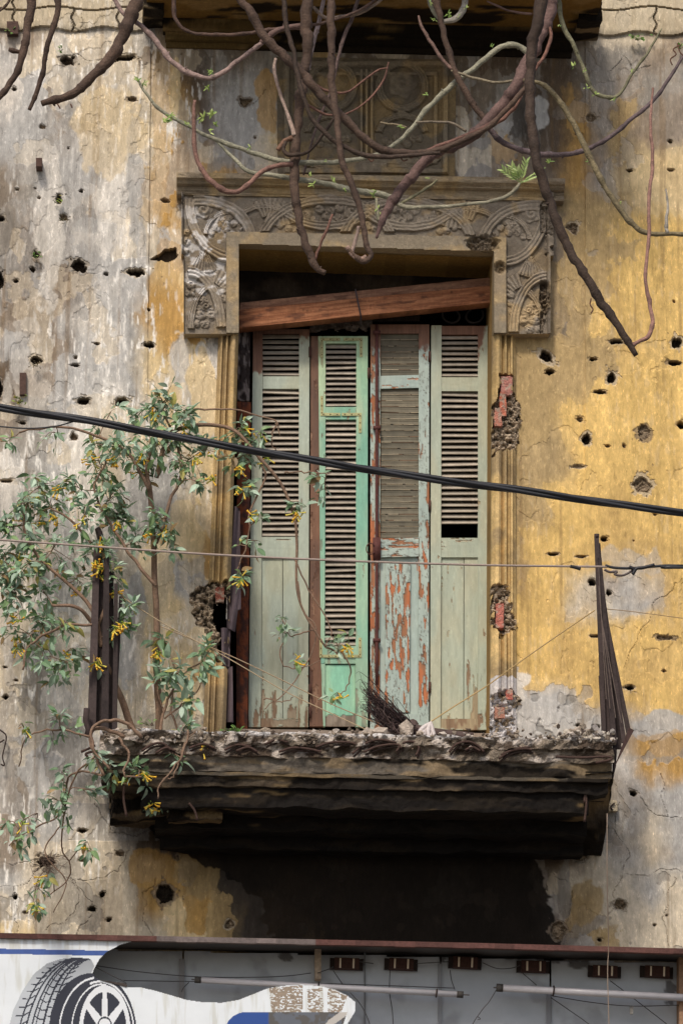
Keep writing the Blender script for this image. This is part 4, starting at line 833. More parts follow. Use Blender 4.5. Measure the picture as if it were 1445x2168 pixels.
# iron stubs and hooks in the wall
for (x, y, w_, h_, p) in [(83, 343, 13, 18, .09), (49, 812, 14, 46, .03), (27, 58, 24, 26, .05)]:
    b = MB(); b.pbox([(x-w_/2, y-h_/2), (x+w_/2, y-h_/2), (x+w_/2, y+h_/2), (x-w_/2, y+h_/2)], -p, p+.03, lin((82, 62, 54))); b.build('iron_stub', M['iron'], BLD)
for pts in [[(0, 1545), (14, 1560), (6, 1600), (10, 1620), (2, 1618)], [(0, 1572), (10, 1566)], [(1300, 1700), (1292, 1708), (1296, 1716)]]:
    b = MB(); b.tube(crom([A(x, y, -.04) for x, y in pts], 4), .004, lin((60, 48, 44)), 6); b.build('wire_hook', M['iron'], BLD, True)
rough_box('loose_stone', tuple(A(1286, 1716, -.03)), tuple(A(1304, 1694, -.03)+[0, .05, 0]), .01, .008, 20, lambda P: np.tile(lin((200, 184, 156)), (len(P), 1)), M['rubble'], BLD)
# ------------------------------------------------------------------ railing remains
def railing(label, bars, extra):
    root = empty('broken_railing', label, 'railing', None)
    for i, (xt, yt, xb, yb, w0, w1, Y, d) in enumerate(bars):
        b = MB(); c = lin((62, 52, 50))*rnd.uniform(.75, 1.5); n = 10
        for k in range(n):
            t0, t1 = k/n, (k+1)/n; X = lambda t: xt+(xb-xt)*t; W_ = lambda t: (w0+(w1-w0)*t)/2; yy = lambda t: yt+(yb-yt)*t
            b.pbox([(X(t0)-W_(t0), yy(t0)), (X(t0)+W_(t0), yy(t0)), (X(t1)+W_(t1), yy(t1)), (X(t1)-W_(t1), yy(t1))], Y, d, c*rnd.uniform(.85, 1.15))
        b.build('rail_bar', M['iron'], root)
    for pts, r, Y in extra:
        b = MB(); b.tube([A(x, y, Y) for x, y in pts], r, lin((62, 50, 48)), 8); b.build('rail_rod', M['iron'], root, True)
    return root
rr = railing('narrow rusty iron railing leaning outward at the right end of the balcony',
        [(1262, 1134, 1277, 1546, 9, 9, -.60, .02), (1266, 1150, 1288, 1560, 8, 11, -.57, .02), (1269, 1180, 1299, 1572, 7, 11, -.62, .02), (1271, 1205, 1310, 1585, 6, 10, -.56, .02), (1274, 1240, 1320, 1572, 5, 10, -.60, .02), (1275, 1270, 1330, 1550, 5, 10, -.55, .02), (1269, 1430, 1276, 1545, 5, 6, -.5, .02)],
        [([(1262, 1131), (1262, 1139)], .013, -.59)])
b = MB(); b.pbox([(1330, 1540), (1341, 1546), (1306, 1612), (1298, 1628)], -.64, .012, lin((70, 52, 48))); b.pbox([(1296, 1562), (1306, 1560), (1303, 1622), (1296, 1650)], -.6, .02, lin((50, 42, 42))); b.build('bottom_strap', M['iron'], rr)
b = MB()
for k, (xt, yt, xb, yb) in enumerate([(1266, 1240, 1290, 1500), (1270, 1290, 1302, 1520), (1276, 1330, 1314, 1530), (1266, 1200, 1282, 1480)]): b.tube([A(xt, yt, -.635), A(xb, yb, -.635)], .0022, lin((110, 96, 88)), 5)
b.build('rail_edge', M['iron'], rr)
railing('rusty iron railing bundle behind the flowering shrub at the left end of the balcony',
        [(205, 1160, 194, 1545, 13, 18, -.50, .02), (215, 1145, 210, 1540, 12, 17, -.45, .02), (226, 1180, 222, 1560, 11, 16, -.52, .02), (236, 1210, 233, 1560, 10, 15, -.42, .02), (246, 1235, 243, 1555, 8, 11, -.5, .02), (256, 1262, 246, 1480, 7, 5, -.46, .02)],
        [([(206, 1118), (212, 1128), (216, 1150)], .014, -.47), ([(184, 1500), (182, 1525), (188, 1545), (184, 1560)], .016, -.55), ([(205, 1120), (222, 1190)], .01, -.46)])
# ------------------------------------------------------------------ shop sign along the bottom
SG = empty('shop_sign', 'long light box shop sign with white printed panel, half of its front missing', 'sign')
FY, BY = -.34, -.06
def topy(x): return np.interp(x, [-400, 0, 400, 722, 1000, 1445, 1900], [1968, 1975, 1983, 1990, 1996, 2008, 2020])
CUT = [(392, 1978), (330, 1984), (290, 1990), (255, 2000), (228, 2014), (210, 2032), (200, 2050), (196, 2060), (204, 2070), (214, 2076), (240, 2078), (262, 2082), (270, 2090), (300, 2091), (330, 2098), (365, 2108), (395, 2117), (430, 2122), (470, 2123), (505, 2117), (535, 2105), (565, 2093), (600, 2087), (640, 2085), (680, 2088), (710, 2096), (735, 2108), (752, 2122), (752, 2140), (735, 2168), (700, 2260), (1700, 2260), (1700, 1940), (392, 1940)]
fx, fy = np.meshgrid(np.arange(-330, 770, 1.5), np.arange(1966, 2262, 1.5))
ccx = fx[:-1, :-1]+.75; ccy = fy[:-1, :-1]+.75
solid = ~pip(ccx, ccy, CUT) & (ccy > topy(ccx)+9)
def el(x, y, cx, cy, rx, ry): return np.hypot((x-cx)/rx, (y-cy)/ry)
def tyre(x, y):
    """tyre picture: 0 none, 1 dark ink, 2 grey tread, 3 white line"""
    o = np.zeros(x.shape, int)
    outer = el(x, y, 196, 2190, 92, 120)        # side wall
    lean = pip(x, y, [(12, 2262), (16, 2190), (28, 2140), (48, 2098), (72, 2062), (100, 2040), (130, 2030), (165, 2027), (192, 2030), (200, 2045), (190, 2070), (170, 2110), (120, 2180), (110, 2262)])
    o[lean] = 2
    # long grooves following the curve
    for k, wd in [(.16, 1.6), (.30, 1.7), (.42, 1.7), (.50, 1.2), (.66, 2.0), (.8, 1.6)]:
        gx = 16+(118-16)*k; pts = [(gx+(196-gx)*s_**1.0*0+ (180+ (k-.5)*46-gx)*(1-math.cos(s_*math.pi/2)), 2262-(2262-2029)*math.sin(s_*math.pi/2)) for s_ in np.linspace(0, 1, 16)]
        d = dline(x, y, pts); o[(d < wd) & lean] = 1
    # sipes
    for s_ in np.linspace(.02, .97, 17):
        for k0, k1, dy in [(.02, .30, -9), (.42, .66, 8), (.66, .98, -6)]:
            P2 = []
            for k in (k0, (k0+k1)/2, k1):
                gx = 16+102*k; cxx = gx+(180+(k-.5)*46-gx)*(1-math.cos(s_*math.pi/2)); cyy = 2262-233*math.sin(s_*math.pi/2)
                P2.append((cxx, cyy+dy*(k-k0)/(k1-k0)*(1-s_*.6)+(4 if k == (k0+k1)/2 else 0)))
            d = dline(x, y, P2); o[(d < 1.5*(1-s_*.3)) & lean] = 1
    body = (el(x, y, 200, 2190, 90, 127) < 1) & (y > 2046) | (el(x, y, 196, 2180, 92, 120) < 1)
    body &= x > 106
    o[body] = 1
    ring = el(x, y, 206, 2190, 82, 122); o[(ring > .965) & (ring < 1.0) & body & (x < 200)] = 3
    r2 = el(x, y, 212, 2190, 72, 112); o[(np.abs(r2-1) < .02) & body & (x > 190)] = 3
    r3 = el(x, y, 222, 2178, 54, 92); o[(r3 < 1)] = 3; r4 = el(x, y, 222, 2180, 46, 80); o[r4 < 1] = 1
    o[(np.abs(el(x, y, 214, 2184, 62, 100)-1) < .018) & (x < 225)] = 3
    for a in (-90, -38, -142, 12, 168, 60, 120):
        ca, sa = math.cos(math.radians(a)), math.sin(math.radians(a)); ux = (x-222)/46; uy = (y-2178)/80
        al = ux*ca+uy*sa; ac = np.abs(-ux*sa+uy*ca); o[(al > 0) & (r4 < 1.02) & (ac < .10+.07*(1-al))] = 3
    o[el(x, y, 222, 2172, 14, 18) < 1] = 3; rr_ = el(x, y, 222, 2172, 14, 18); o[np.abs(rr_-1) < .1] = 1
    return o
ty = tyre(ccx, ccy)
stripe = (ccx < 250) & (np.abs(ccy-(2014+.018*ccx)) < 5.5) & solid
badge = (ccy > 2143+.0*ccx) & (((ccx-520)/44)**2+((ccy-2186)/43)**2 < 1) | (ccx >= 520) & (ccx < 735-(ccy-2143)*.35) & (ccy > 2143)
badge &= solid; tyk = (ty > 0) & solid
def facec(colf):
    return colf
def panel_obj(name, keep, C, parent, Yo=0.0):
    V = at(fx, fy, FY+Yo)
    # colour per cell needs its own vertices
    k = np.argwhere(keep)
    i, j = k[:, 0], k[:, 1]; q = np.stack([V[i, j], V[i+1, j], V[i+1, j+1], V[i, j+1]], 1).reshape(-1, 3)
    F = np.arange(len(q)).reshape(-1, 4); cc = np.repeat(C[i, j], 4, axis=0)
    return raw_mesh(name, q, F, cc, M['panel'], parent)
Cw = np.tile(lin((222, 226, 228)), ccx.shape+(1,))
Cw = mix(Cw, lin((188, 186, 172)), ss(.5, .75, fbm(ccx/10, ccy/80, 400, 4))*.5); Cw = mix(Cw, lin((150, 140, 124)), ss(28, 0, ccy-topy(ccx)-10)*ss(.4, .7, fbm(ccx/9, ccy/40, 405, 4))*.5)
wear = pip(ccx, ccy, [(570, 2092), (640, 2086), (640, 2143), (575, 2143)])*1.0+pip(ccx, ccy, [(650, 2095), (682, 2092), (684, 2143), (652, 2143)])+pip(ccx, ccy, [(694, 2092), (735, 2108), (722, 2143), (692, 2143)])
wm = (wear > 0) & (fbm(ccx/5, ccy/2.2, 401, 5)+.10*ss(50, 10, np.abs(ccx-605)) > .47)
Cw = np.where(wm[..., None], lin((146, 130, 112))*(1+.5*(fbm(ccx/4, ccy/4, 402, 3)-.5))[..., None], Cw)
panel_obj('front_panel', solid & ~stripe & ~badge & ~tyk, Cw, SG)
panel_obj('blue_stripe', stripe & ~tyk, np.tile(lin((62, 88, 150)), ccx.shape+(1,))*(1+.3*(fbm(ccx/9, ccy/40, 403, 3)-.5))[..., None], SG)
Cb = mix(np.tile(lin((40, 74, 142)), ccx.shape+(1,)), lin((96, 100, 108)), ss(566, 572, ccx)); Cb = mix(Cb, lin((84, 78, 70)), ss(.45, .6, fbm(ccx/14, ccy/14, 404, 4))*ss(566, 572, ccx)*.8)
sl2 = dline(ccx, ccy, [(735, 2140), (700, 2165), (670, 2200), (650, 2250)]) < 7
Cb = np.where(sl2[..., None], lin((186, 180, 172)), Cb); panel_obj('blue_badge', badge & ~tyk, Cb, SG)
ink = np.zeros(ccx.shape+(3,)); ink[ty == 1] = lin((42, 44, 56)); ink[ty == 2] = lin((186, 190, 194)); ink[ty == 3] = lin((222, 224, 226))
ink[ty == 2] *= (1-.35*ss(2100, 2030, ccy))[ty == 2][:, None]
panel_obj('tyre_picture', tyk, ink, SG)
# thickness of the panel along the cut
b = MB(); cp = [(392, 1984)]+CUT[1:30]
for (x0, y0), (x1, y1) in zip(cp[:-1], cp[1:]):
    b.add([A(x0, y0, FY), A(x1, y1, FY), A(x1, y1, FY)+[0, .012, 0], A(x0, y0, FY)+[0, .012, 0]], [(0, 1, 2, 3)], lin((120, 112, 104)))
b.build('cut_edge', M['panel'], SG)
# rusty top rail, casing and back sheet
b = MB(); xs = np.arange(-340, 1760, 42.0)
for x0, x1 in zip(xs[:-1], xs[1:]):
    c = lin((92, 62, 56))*rnd.uniform(.8, 1.2) if not 330 < x0 < 640 else lin((120, 108, 104))*rnd.uniform(.8, 1.1)
    w_ = rnd.uniform(-.6, .6)
    y0, y1 = topy(x0), topy(x1)
    b.pbox([(x0, y0), (x1, y1), (x1, y1+11+w_), (x0, y0+11+w_)], FY-.02, .045, c)
b.build('top_rail', M['iron'], SG)
b = MB()
for x0, x1 in zip(xs[:-1], xs[1:]):
    a, c = A(x0, topy(x0)+4, FY+.02), A(x1, topy(x1)+4, FY+.02)
    b.add([a, c, c+[0, -FY-.02, 0], a+[0, -FY-.02, 0]], [(0, 1, 2, 3)], lin((56, 50, 46))); 
    a, c = a-[0, 0, .012], c-[0, 0, .012]; b.add([a, c, c+[0, -FY-.03, 0], a+[0, -FY-.03, 0]], [(0, 1, 2, 3)], lin((70, 66, 64)))
b.build('casing_top', M['sheet'], SG)
for xe in (-328, 1756):
    b = MB(); b.pbox([(xe-3, topy(xe)+4), (xe+3, topy(xe)+4), (xe+3, 2262), (xe-3, 2262)], FY+.002, -FY-.01, lin((120, 112, 104))); b.build('casing_end', M['sheet'], SG)
gx, gy = np.meshgrid(np.arange(-330, 1760, 4.0), np.arange(1970, 2270, 4.0))
Cs = np.tile(lin((168, 171, 174)), gx.shape+(1,))
Cs = mix(Cs, lin((92, 88, 84)), ss(.55, .72, fbm(gx/60, gy/60, 410, 5))*.35)
for (cx, cy, rx, ry) in [(604, 2026, 16, 10), (1190, 2030, 60, 8), (1230, 2042, 30, 8), (1090, 2026, 30, 6), (940, 2024, 12, 10), (1418, 2100, 12, 30)]:
    mk = ss(1.1, .8, np.hypot((gx-cx)/rx, (gy-cy)/ry)+(fbm(gx/9, gy/9, 411, 3)-.5)*1.4); Cs = mix(Cs, lin((62, 56, 52)), mk*.8)
for k, (a_, b_) in enumerate([(-330, 384), (387, 770), (773, 929), (932, 1160), (1163, 1760)]):
    kp = ((gx > a_) & (gx <= b_) & (gy > topy(gx)+30))[:-1, :-1]
    relief('back_sheet', gx, gy, BY, .004*(fbm(gx/90, gy/90, 412+k, 2)-.5)+.0015*(k % 2), Cs*(1+.06*(k % 3-1)), M['sheet'], SG, keep=kp)
b = MB()
for (x, ya, yb, w_, c, d) in [(673, 2002, 2072, 13, (170, 150, 128), .08), (385, 2030, 2120, 11, (120, 116, 114), .02), (931, 2040, 2262, 7, (130, 130, 132), .01), (1161, 2090, 2262, 9, (120, 120, 122), .012), (772, 2010, 2262, 3, (110, 110, 110), .004), (1441, 2014, 2262, 9, (150, 118, 92), .10)]:
    bb = MB(); bb.pbox([(x-w_/2, ya), (x+w_/2, ya), (x+w_/2, yb), (x-w_/2, yb)], BY-d-.008, d+.004, lin(c)); bb.build('inner_post', M['iron'] if c[0] > 140 else M['sheet'], SG)
for x in range(420, 1430, 52):
    b.tube([A(x, topy(x)+21+rnd.uniform(-1, 1), BY-.012), A(x, topy(x)+21, BY-.002)], .005, lin((60, 50, 46)), 6)
b.build('rivets', M['iron'], SG)
def wirep(pts, Y, r, c, name, parent=None, label=None, mat='rubber', sub=6):
    b = MB(); yy = Y if hasattr(Y, '__len__') else [Y]*len(pts)
    b.tube(crom([A(x, y, q) for (x, y), q in zip(pts, yy)], sub), r, lin(c), 6)
    o = b.build(name, M[mat], parent, True)
    if label: tag(o, label, 'wire')
    return o
for pts, Y in [([(200, 2044), (300, 2058), (420, 2068), (540, 2069), (610, 2066), (658, 2060)], -.2), ([(200, 2046), (230, 2062), (262, 2078), (268, 2084)], -.3), ([(262, 2076), (400, 2078), (560, 2080), (740, 2084), (960, 2092)], -.18), ([(672, 2060), (700, 2050), (705, 2046)], -.16), ([(705, 2055), (725, 2084)], -.15),
               ([(825, 2054), (824, 2100), (830, 2140), (832, 2180)], -.12), ([(740, 2100), (765, 2130), (782, 2168), (785, 2200)], -.25), ([(952, 2054), (955, 2075), (962, 2095)], -.14), ([(1020, 2038), (1050, 2050), (1080, 2050), (1100, 2044)], -.12), ([(1105, 2060), (1135, 2086)], -.13), ([(1165, 2112), (1200, 2136), (1245, 2168), (1280, 2200)], -.13),
               ([(1052, 2092), (1035, 2120), (1020, 2138), (1000, 2168), (990, 2200)], -.2), ([(1010, 2152), (1016, 2157), (1010, 2159)], -.2), ([(1290, 2076), (1330, 2106), (1410, 2168)], -.13), ([(1165, 2108), (1250, 2122), (1335, 2130), (1440, 2128)], -.16), ([(760, 2036), (790, 2040)], -.12), ([(880, 2040), (950, 2036)], -.12), ([(400, 2080), (388, 2092), (384, 2100)], -.15)]:
    wirep(pts, Y, .0022, (58, 54, 52), 'loose_wire', SG)
b = MB(); b.pbox([(1332, 2130), (1340, 2130), (1339, 2147), (1333, 2147)], -.17, .015, lin((120, 116, 110))); b.build('starter_socket', M['iron'], SG)
b = MB(); b.pbox([(212, 2075), (262, 2081), (270, 2086), (268, 2090), (214, 2081)][:4], -.345, .02, lin((70, 62, 58))); b.build('bent_clip', M['iron'], SG)
# fluorescent tubes
def tube_lamp(x0, y0, x1, y1, Y, r, label, ties):
    t = empty('fluorescent_tube', label, 'tube light', 'fluorescent tubes inside the sign')
    a, c = A(x0, y0, Y), A(x1, y1, Y); d = (c-a)/np.linalg.norm(c-a)
    b = MB(); b.tube([a+d*.03, c-d*.03], r, lin((176, 172, 174)), 14); b.build('glass_tube', M['glass'], t, True)
    for p, q in ((a, a+d*.032), (c-d*.032, c)):
        b = MB(); b.tube([p, q], r*1.08, lin((70, 66, 62)), 12); b.build('end_cap', M['iron'], t, True)
    b = MB(); b.tube([a-d*.015, a], r*.2, lin((90, 84, 80)), 6); b.tube([c, c+d*.03], r*.2, lin((90, 84, 80)), 6); b.build('contact_pin', M['iron'], t)
    for k in ties:
        p = a+(c-a)*k; b = MB(); b.tube([p+np.array([.002*math.sin(s_), -math.cos(s_)*r*1.25, math.sin(s_)*r*1.25]) for s_ in np.linspace(0, 6.28, 14)], .004, lin((60, 48, 44)), 6); b.build('wire_tie', M['iron'], t, True)
tube_lamp(412, 2074, 980, 2106, -.20, .0155, 'dusty fluorescent tube inside the sign, running behind the wavy white panel', [.46, .9])
tube_lamp(1050, 2091, 1480, 2114, -.20, .0185, 'dusty fluorescent tube inside the sign, running off to the right', [.28])
# ballasts
def ballast():
    t = empty('lamp_ballast', 'x', 'ballast', 'rusty ballasts screwed along the back of the sign')
    m = .00244; b = MB()
    prof = [(-.033, -.011), (-.028, -.013), (.028, -.013), (.033, -.011)]
    b.hexa([(-25*m, -.05, 11*m), (25*m, -.05, 11*m), (25*m, -.05, -11*m), (-25*m, -.05, -11*m), (-25*m, 0, 12*m), (25*m, 0, 12*m), (25*m, 0, -12*m), (-25*m, 0, -12*m)], lin((66, 42, 34))); b.build('ballast_body', M['iron'], t)
    for s in (-1, 1):
        b = MB(); b.hexa([(s*20*m, -.03, 10*m), (s*34*m, -.012, 12*m), (s*34*m, -.012, -12*m), (s*20*m, -.03, -11*m), (s*20*m, 0, 10*m), (s*34*m, 0, 12*m), (s*34*m, 0, -12*m), (s*20*m, 0, -11*m)][::1] if s > 0 else
               [(-34*m, -.012, 12*m), (-20*m, -.03, 10*m), (-20*m, -.03, -11*m), (-34*m, -.012, -12*m), (-34*m, 0, 12*m), (-20*m, 0, 10*m), (-20*m, 0, -11*m), (-34*m, 0, -12*m)], lin((48, 38, 34))); b.build('end_plate', M['iron'], t)
        b = MB(); x = s*13.5*m; b.box(x-.0042, x+.0042, -.056, -.0, -11.5*m*.9, 11.5*m*.8, lin((206, 186, 160))); b.build('metal_strap', M['sheet'], t)
    return t
LB = ['rusty lamp ballast nearest the pale bracket post', 'second rusty lamp ballast to the right of the bracket post', 'third rusty lamp ballast from the left, above the right end of the long tube', 'third rusty lamp ballast from the right, above the left part of the right tube', 'rusty lamp ballast behind the hanging cord', 'rusty lamp ballast nearest the right edge of the picture']
BP = [(733, 2042), (848, 2043), (983, 2040), (1127, 2048), (1278, 2058), (1388, 2059)]
proto = ballast()
for i, ((x, y), lb) in enumerate(zip(BP, LB)):
    if i == 0: o = proto
    else:
        o = proto.copy(); COL.objects.link(o)
        for ch in list(proto.children): c = ch.copy(); COL.objects.link(c); c.parent = o
    o.location = A(x, y, BY-.012); o['label'] = lb; o.rotation_euler = (0, .02+.01*(i % 3), 0)

# ------------------------------------------------------------------ cables and strings
def twisted(pts, Y, r, R_, n, turns, c, name, label, sub=14):
    base = crom([A(x, y, q) for (x, y), q in zip(pts, Y)], sub); k = len(base); mb = empty(name, label, 'cable')
    s_ = np.concatenate([[0], np.cumsum(np.linalg.norm(np.diff(base, axis=0), axis=1))])
    for j in range(n):
        ph = s_*turns+j*2*math.pi/n; off = np.stack([0*ph, np.cos(ph)*R_, np.sin(ph)*R_], -1)
        b = MB(); b.tube(base+off, r, lin(c), 10); b.build('cable_strand', M['rubber'], mb, True)
    return mb
twisted([(-2300, 560), (-900, 716), (-160, 834), (0, 863), (200, 893), (450, 939), (700, 981), (900, 1012), (1100, 1038), (1300, 1067), (1445, 1085), (1640, 1106), (2500, 1160), (3800, 1180)], [-2.2]*14, .0105, .0095, 3, 4.2, (30, 31, 36), 'black_cable', 'thick black cable of twisted strands crossing in front of the shutters')
o = wirep([(-2300, 640), (-900, 800), (-120, 893), (0, 903), (60, 907), (120, 902), (170, 890), (230, 893)], -2.2, .0035, (36, 38, 42), 'thin_cable', None, 'thin black cable dipping below the thick cable at the far left')
o = wirep([(-2300, 1000), (-900, 1085), (-160, 1132), (0, 1143), (200, 1157), (450, 1174), (722, 1187), (1000, 1196), (1200, 1199), (1290, 1200)], -1.5, .0052, (150, 134, 124), 'pale_wire', None, 'pale wire stretched level across the lower shutters')
HK = empty('hook_and_cord', 'dark cord tied to a bent hook, continuing the pale wire on the right', 'cord')
wirep([(1206, 1199), (1216, 1201), (1228, 1205)], -1.52, .008, (30, 30, 32), 'knot', HK); wirep([(1280, 1197), (1300, 1202), (1340, 1203), (1400, 1198), (1445, 1198), (1620, 1200), (3800, 1170)], -1.5, .0068, (40, 42, 46), 'cord', HK)
wirep([(1278, 1206), (1290, 1211), (1305, 1210), (1300, 1216), (1318, 1218), (1340, 1207)], -1.52, .006, (84, 72, 68), 'bent_hook', HK); wirep([(1330, 1200), (1342, 1206), (1338, 1216), (1346, 1204), (1360, 1202), (1384, 1196)], -1.53, .009, (30, 30, 34), 'knot', HK)
wirep([(1258, 1292), (1180, 1345), (1090, 1408), (1030, 1452), (960, 1496), (905, 1532)], [-.55, -.5, -.45, -.4, -.4, -.5], .0032, (176, 150, 106), 'string', None, 'beige string from the right railing down to the rag', 'cloth')
wirep([(1266, 1288), (1330, 1294), (1445, 1309), (1600, 1330)], -.5, .002, (150, 128, 98), 'string', None, 'thin string running from the right railing out of the picture', 'cloth')
wirep([(255, 1262), (350, 1322), (480, 1392), (600, 1462), (700, 1510), (782, 1548)], -.45, .0026, (170, 150, 122), 'string', None, 'upper of two slack strings crossing the foot of the left shutters', 'cloth')
wirep([(340, 1326), (480, 1385), (580, 1432), (700, 1490), (790, 1528)], -.42, .0026, (160, 138, 112), 'string', None, 'lower of two slack strings crossing the foot of the left shutters', 'cloth')
wirep([(1284, 1722), (1284, 1850), (1286, 1950), (1287, 2010), (1285, 2060), (1288, 2168), (1290, 2260)], [-.66, -.62, -.5, -.42, -.4, -.4, -.4], .0024, (150, 132, 116), 'hanging_cord', None, 'thin cord hanging straight down below the right end of the balcony', 'cloth')
# ------------------------------------------------------------------ broom and rag on the balcony
BR = empty('brushwood_broom', 'dark twig broom lying against the flaking shutter on the balcony', 'broom')
b = MB(); base = A(878, 1546, -.30)
for i in range(460):
    t = rnd.random(); ex = rnd.uniform(778, 850) if t < .85 else rnd.uniform(766, 795); ey = 1448+(ex-768)*.95+rnd.gauss(0, 14)+rnd.random()**1.3*52
    e = A(ex, min(ey, 1548), -.30+rnd.uniform(-.12, .1)); m1 = A((878+ex)/2+rnd.gauss(-4, 7), (1546+ey)/2+rnd.gauss(3, 8)+4, -.30+rnd.uniform(-.1, .08))
    pts = crom([base+np.array([rnd.gauss(0, .012), rnd.gauss(0, .02), rnd.gauss(0, .008)]), m1, e, e+np.array([rnd.gauss(-.01, .02), 0, rnd.gauss(.012, .02)])], 4)
    b.tube(pts, [.0022+(.0007-.0022)*k/(len(pts)-1) for k in range(len(pts))], lin(rnd.choice([(64, 50, 50), (84, 68, 66), (46, 38, 40), (104, 88, 84)])), 3, caps=False)
b.build('twig_head', M['wood'], BR)
b = MB(); b.tube(crom([A(868, 1535, -.3), A(888, 1545, -.33), A(930, 1552, -.36), A(1000, 1560, -.4)], 5), [.035]*3+[.022]*13, lin((80, 66, 62)), 8); b.build('handle', M['wood'], BR, True)
RG = MB()
for k in range(9):
    t = k/8; p0 = A(912, 1528, -.5); p1 = A(884+t*36, 1560, -.55+.03*math.sin(k*2)); p2 = A(892+t*22, 1544, -.52-.02*math.cos(k*2.5))
    RG.tube(crom([p0, p2, p1], 5), [.004, .006, .009, .011, .012, .012, .012, .011, .010, .009, .006], lin((196, 186, 182))*rnd.uniform(.7, 1.05), 6)
tag(RG.build('rag', M['cloth'], None, True), 'small crumpled off white rag knotted to the string on the balcony edge', 'rag')
